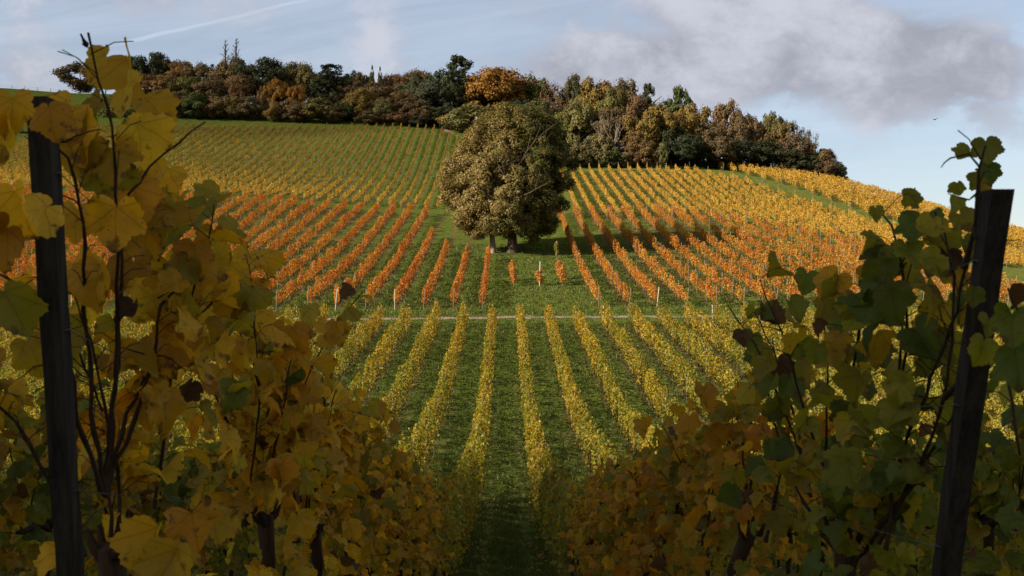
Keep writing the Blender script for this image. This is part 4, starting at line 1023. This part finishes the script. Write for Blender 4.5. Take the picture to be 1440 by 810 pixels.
LR = [(p[0], p[1], dep(p[0]) if len(p) < 5 else p[4], p[2], p[3]) for p in [
    (1366, 228, .085, 'olive'), (1388, 215, .09, 'olive'), (1376, 255, .085, 'olive'), (1392, 245, .07, 'olive'), (1348, 266, .05, 'olive'), (1380, 272, .06, 'mixed'), (1283, 288, .075, 'olive'), (1232, 304, .06, 'olive'),
    (1338, 293, .07, 'olive'), (1318, 325, .10, 'olive'), (1352, 318, .09, 'olive'), (1295, 340, .10, 'olive'), (1330, 350, .11, 'olive'), (1358, 355, .10, 'olive'), (1275, 362, .10, 'olive'), (1250, 385, .12, 'olive'),
    (1300, 385, .12, 'olive'), (1340, 395, .11, 'mixed'), (1220, 400, .12, 'mixed'), (1180, 410, .14, 'mixed'), (1135, 402, .12, 'olive'), (1112, 440, .13, 'olive'), (1160, 445, .14, 'olive'), (1205, 445, .13, 'mixed'),
    (1255, 430, .13, 'olive'), (1300, 430, .13, 'olive'), (1345, 440, .12, 'olive'), (1372, 420, .06, 'olive', 2.2), (1392, 465, .07, 'olive', 2.2), (1386, 500, .09, 'olive', 2.2), (1420, 425, .08, 'dead', 2.1), (1425, 470, .12, 'olive', 2.1),
    (1430, 520, .13, 'olive', 2.1), (1095, 525, .13, 'dead'), (1070, 500, .13, 'olive'), (1130, 500, .14, 'mixed'), (1180, 490, .14, 'amber'), (1235, 490, .14, 'mixed'), (1290, 490, .14, 'olive'), (1330, 500, .12, 'olive'),
    (990, 560, .14, 'amber'), (1020, 590, .14, 'amber'), (1060, 560, .14, 'amber'), (1000, 620, .13, 'amber'), (1100, 580, .14, 'mixed'), (1150, 560, .14, 'mixed'), (1210, 550, .13, 'mixed'), (970, 600, .13, 'amber'), (1335, 370, .09, 'dead')]]
CL1 = [[(150, 690, 2.75), (160, 560, 2.7), (166, 400, 2.62), (166, 300, 2.58), (167, 239, 2.56), (162, 168, 2.52), (146, 136, 2.5), (138, 104, 2.47), (124, 66, 2.44), (125, 50, 2.43)],
       [(124, 66, 2.44), (119, 56, 2.44), (115, 52, 2.44)],
       [(148, 690, 2.74), (128, 560, 2.66), (120, 400, 2.56), (117, 294, 2.5), (106, 249, 2.47), (93, 200, 2.44), (62, 182, 2.4), (20, 186, 2.3), (0, 190, 2.28)],
       [(152, 690, 2.76), (168, 520, 2.74), (172, 330, 2.7), (170, 290, 2.68), (189, 255, 2.7), (236, 213, 2.8), (262, 192, 2.85), (289, 172, 2.9)],
       [(150, 700, 2.75), (180, 565, 2.85), (240, 490, 3.0), (280, 435, 3.1), (320, 415, 3.2)], [(150, 680, 2.75), (190, 600, 2.8), (218, 500, 2.85), (222, 420, 2.9), (262, 405, 3.0), (290, 330, 3.05)],
       [(145, 690, 2.7), (112, 600, 2.6), (100, 500, 2.5), (60, 420, 2.4), (0, 385, 2.25)]]
CL2 = [[(372, 730, 4.5), (370, 605, 4.4), (362, 520, 4.3), (345, 485, 4.2), (325, 435, 4.1), (318, 380, 4.05)], [(372, 700, 4.5), (368, 612, 4.4), (325, 595, 4.1), (280, 575, 3.8)], [(378, 720, 4.5), (395, 640, 4.7), (415, 550, 4.9), (435, 490, 5.1), (438, 440, 5.15)],
       [(376, 725, 4.5), (388, 640, 4.6), (372, 560, 4.5), (352, 470, 4.4)]]
CR1 = [[(1195, 790, 3.2), (1196, 650, 3.16), (1200, 516, 3.12), (1209, 453, 3.06), (1225, 405, 3.0), (1264, 381, 2.8), (1292, 336, 2.66), (1294, 319, 2.65)], [(1200, 780, 3.2), (1270, 640, 2.8), (1309, 540, 2.6), (1333, 474, 2.5), (1344, 440, 2.45), (1361, 377, 2.37), (1368, 320, 2.33)],
       [(1200, 790, 3.2), (1262, 600, 2.9), (1278, 464, 2.76), (1271, 374, 2.8), (1264, 329, 2.82), (1240, 298, 2.9)], [(1361, 377, 2.37), (1374, 320, 2.31), (1377, 270, 2.3), (1380, 235, 2.3), (1388, 205, 2.29)],
       [(1200, 800, 3.2), (1300, 650, 2.7), (1330, 560, 2.55), (1350, 400, 2.45), (1330, 330, 2.5), (1318, 300, 2.5)], [(1190, 800, 3.2), (1120, 690, 3.6), (1090, 600, 3.8), (1075, 520, 3.9)],
       [(1330, 560, 2.55), (1400, 480, 2.28), (1430, 560, 2.15), (1436, 640, 2.15)]]
GN = 'nearest grapevines at the top of the lane'
near = [
 (-1.1, 2.78, 'golden grapevine beside the dark leaning post, one bare-tipped shoot reaching the sky', 'gold', dict(rings=3, custom=CL1, bare=(1, 3), leaves=[l for l in LL if l[0] < 300], canes=5, leaves_per_cane=19, size=.105, fill=50, reach=.98)),
 (-1.1, 4.55, 'golden grapevine with a thin upright trunk, second from the golden-leaved post', 'gold', dict(rings=3, custom=CL2, leaves=[l for l in LL if l[0] >= 300], canes=7, leaves_per_cane=17, size=.105, fill=55, reach=1.08, spread=.16)),
 (1.1, 3.22, 'olive-green grapevine beside the pale-sided post, its topmost shoot higher than the post', 'olive', dict(rings=3, custom=CR1, leaves=[l for l in LR if l[0] > 1085], canes=7, leaves_per_cane=12, size=.085, fill=46, reach=.78)),
 (1.1, 4.5, 'amber and green grapevine, second along the lane from the post with the pale side face', 'amber', dict(rings=3, leaves=[l for l in LR if l[0] <= 1085], canes=9, leaves_per_cane=17, size=.082, fill=95, reach=.70, head=1.0, spread=.13))]
names = ['third', 'fourth', 'fifth', 'sixth', 'seventh', 'eighth', 'ninth', 'tenth']
for i in range(8):
    near.append((-1.1, 5.7 + 1.17 * i, f'{names[i]} grapevine from the golden-leaved post, along the edge of the lane', 'mixed' if i % 2 else 'gold', dict(canes=10, leaves_per_cane=22, fill=170, reach=.90 if i < 2 else .80, size=.088, spread=.11, head=1.0)))
    near.append((1.1, 5.6 + 1.17 * i, f'{names[i]} grapevine from the post with the pale side face, along the edge of the lane', 'amber' if i % 3 else 'mixed', dict(canes=10, leaves_per_cane=21, fill=180, reach=.62 if i < 3 else .70, size=.085, spread=.11, head=.98)))
for i in range(6):
    near.append((-3.3, 6.0 + 1.2 * i, f'{ORD[i + 1]} grapevine in the row behind the golden-leaved post', 'olive' if i % 2 else 'mixed', dict(canes=9, leaves_per_cane=15, fill=120, reach=.95, size=.12)))
    near.append((3.3, 5.6 + 1.2 * i, f'{ORD[i + 1]} grapevine in the row behind the post with the pale side face', 'olive' if i < 3 else 'mixed', dict(canes=8, leaves_per_cane=14, fill=90, reach=.75, size=.12)))
for x, y, lab, pal, kw in near: grapevine(x, y, lab, GN, pal, **kw)

def near_post(p_top, p_bot, s, label):
    import bmesh
    a = at_px(*p_top); b = at_px(*p_bot); dirv = (a - b) / (a[2] - b[2]); g0 = gz(b[0], b[1]); z0 = g0 - .3
    foot = b + dirv * (z0 - b[2]); mb = bmesh.new(); n = 16; rings = []
    for k in range(n + 1):
        c = foot + (a - foot) * k / n
        rings.append([mb.verts.new((c[0] + sx * s / 2 + rng.normal(0, .0012), c[1] + sy * s / 2 + rng.normal(0, .0012), c[2])) for sx, sy in ((-1, -1), (1, -1), (1, 1), (-1, 1))])
    for k in range(n):
        for j in range(4): mb.faces.new((rings[k][j], rings[k][(j + 1) % 4], rings[k + 1][(j + 1) % 4], rings[k + 1][j]))
    mb.faces.new(rings[-1]); mb.faces.new(rings[0][::-1])
    ed = [e for e in mb.edges if len(e.link_faces) == 2 and e.calc_face_angle(0) > .6]
    bmesh.ops.bevel(mb, geom=ed, offset=.004, segments=2, affect='EDGES')
    origin = Vector((foot[0], foot[1], g0))
    for v in mb.verts: v.co -= origin
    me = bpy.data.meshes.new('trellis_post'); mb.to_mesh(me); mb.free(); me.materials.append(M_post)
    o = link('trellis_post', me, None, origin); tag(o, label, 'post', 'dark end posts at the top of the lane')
    L = a - foot
    for f in (.62, .78, .93):
        c = foot + L * f - np.array(origin); m2 = MB(); sx = -np.sign(a[0]) * (s / 2)
        m2.tube([(c[0] + sx, c[1] - .008, c[2]), (c[0] + sx * 1.28, c[1] - .005, c[2] + .003), (c[0] + sx * 1.28, c[1] + .012, c[2] + .003), (c[0] + sx, c[1] + .014, c[2])], .0018, 5)
        link('wire_staple', m2.mesh('wire_staple', M_wire, True), o)
    return o, foot, a
pl = near_post((60, 139, 2.36), (101, 810, 2.52), .050, 'dark square end post among golden leaves, leaning back from the slope')
pr = near_post((1405, 267, 2.22), (1331, 810, 2.49), .050, 'dark square end post with a paler side face against the sky, beside olive leaves')
for side, (o, foot, top) in (('golden', pl), ('olive', pr)):
    sg = -1 if side == 'golden' else 1
    for nm, h, f in (('lowest', 1.12, .62), ('middle', 1.5, .78), ('highest', 1.82, .93)):
        p0 = foot + (top - foot) * f; xx = p0[0] - sg * .034
        pts = [(xx, p0[1], p0[2])] + [(sg * 1.1, y, gz(sg * 1.1, y) + h) for y in np.arange(4.0, 15.5, 1.0)]
        mb = MB(); mb.tube(pts, .0013, 5); w = link('trellis_wire', mb.mesh('trellis_wire', M_wire, True)); tag(w, f'{nm} thin trellis wire running from the end post among {side} leaves', 'wire')
# lower stakes of the second row
for x, y, h, lab in ((-3.3, 5.4, 1.25, 'short grey stake low down behind the golden-leaved post'), (3.3, 5.0, 1.3, 'short grey stake in the second row beside the olive leaves')):
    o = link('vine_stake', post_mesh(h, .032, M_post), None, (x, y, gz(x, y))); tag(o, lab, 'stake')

# blades of grass in the lanes
def grass(n, x0, x1, y0, y1, h, w, dens=1.0):
    y = y0 + (y1 - y0) * rng.random(n) ** dens; x = x0 + (x1 - x0) * rng.random(n)
    cl = np.sin(x * 3.1 + np.sin(y * 1.3) * 2) * np.sin(y * 2.7 + np.sin(x * 1.7) * 2); lane = np.abs(np.abs(((x + 1.1) / 2.2 + 100.5) % 1 - .5) * 2.2 - .6)          # thinner turf in the wheel tracks
    k = rng.random(n) < (.55 + .45 * cl) * np.where((y < 80) & (lane < .14), .35, 1)
    x, y, cl = x[k], y[k], cl[k]; n = len(x); b = np.column_stack([x, y, ground_z(x, y) - .01]); a = rng.random(n) * 6.283
    hh = h * (.5 + .7 * rng.random(n)) * (1 + .35 * cl); ww = w * (.7 + .6 * rng.random(n))
    dx, dy = np.cos(a) * ww, np.sin(a) * ww; la, lb = rng.normal(0, .35, n) * hh, rng.normal(0, .35, n) * hh
    V = np.empty((n, 3, 3)); V[:, 0] = b + np.column_stack([dx, dy, 0 * dx]); V[:, 1] = b - np.column_stack([dx, dy, 0 * dx]); V[:, 2] = b + np.column_stack([la, lb, hh])
    g0, g1 = np.array([.036, .066, .010]), np.array([.105, .142, .025]); c = g0 + (g1 - g0) * rng.random((n, 1)); dry = rng.random(n) < .08; c[dry] = (.18, .15, .06)
    return V.reshape(-1, 3), np.arange(n * 3).reshape(n, 3), c
M_grass = mat_leaf('grass_blades', .3, gloss=.02)
Vs, Fs, Cs, nn = [], [], [], 0
for args in [(90000, -1.6, 1.6, 13, 32, .12, .011), (110000, -9, 9, 20, 52, .15, .016), (110000, -22, 22, 50, 86, .17, .028), (110000, -34, 40, 84, 128, .2, .05)]:
    V, f, c = grass(*args); Vs.append(V); Fs.append(f + nn); Cs.append(c); nn += len(V)
tag(link('grass', np_mesh('grass', np.vstack(Vs), np.vstack(Fs), M_grass, np.vstack(Cs))), kind='stuff')

# fallen leaves under the rows
def fallen(n, x0, sp, y0, y1, half, pal, xlim):
    y = y0 + (y1 - y0) * rng.random(n) ** 1.3; k = rng.integers(-int(xlim / sp), int(xlim / sp) + 1, n); x = x0 + k * sp + rng.normal(0, half, n)
    V, f = leaf_quads(np.column_stack([x, y, ground_z(x, y) + .05]), np.column_stack([rng.normal(0, .4, (n, 2)), np.ones(n)]), .11 * (.7 + .6 * rng.random(n)), fold=.12)
    return V, f, np.array(PAL[pal])[rng.integers(0, 6, n)] * (.45 + .5 * rng.random((n, 1)))
Vs, Fs, Cs, nn = [], [], [], 0
for args in [(14000, *LOW, 13, 80, .34, 'lowgold', 26), (16000, *RED, 87, 156, .36, 'orange', 52)]:
    V, f, c = fallen(*args); Vs.append(V); Fs.append(f + nn); Cs.append(c); nn += len(V)
tag(link('fallen_leaves', np_mesh('fallen_leaves', np.vstack(Vs), np.vstack(Fs), M_leaf, np.vstack(Cs))), kind='stuff')
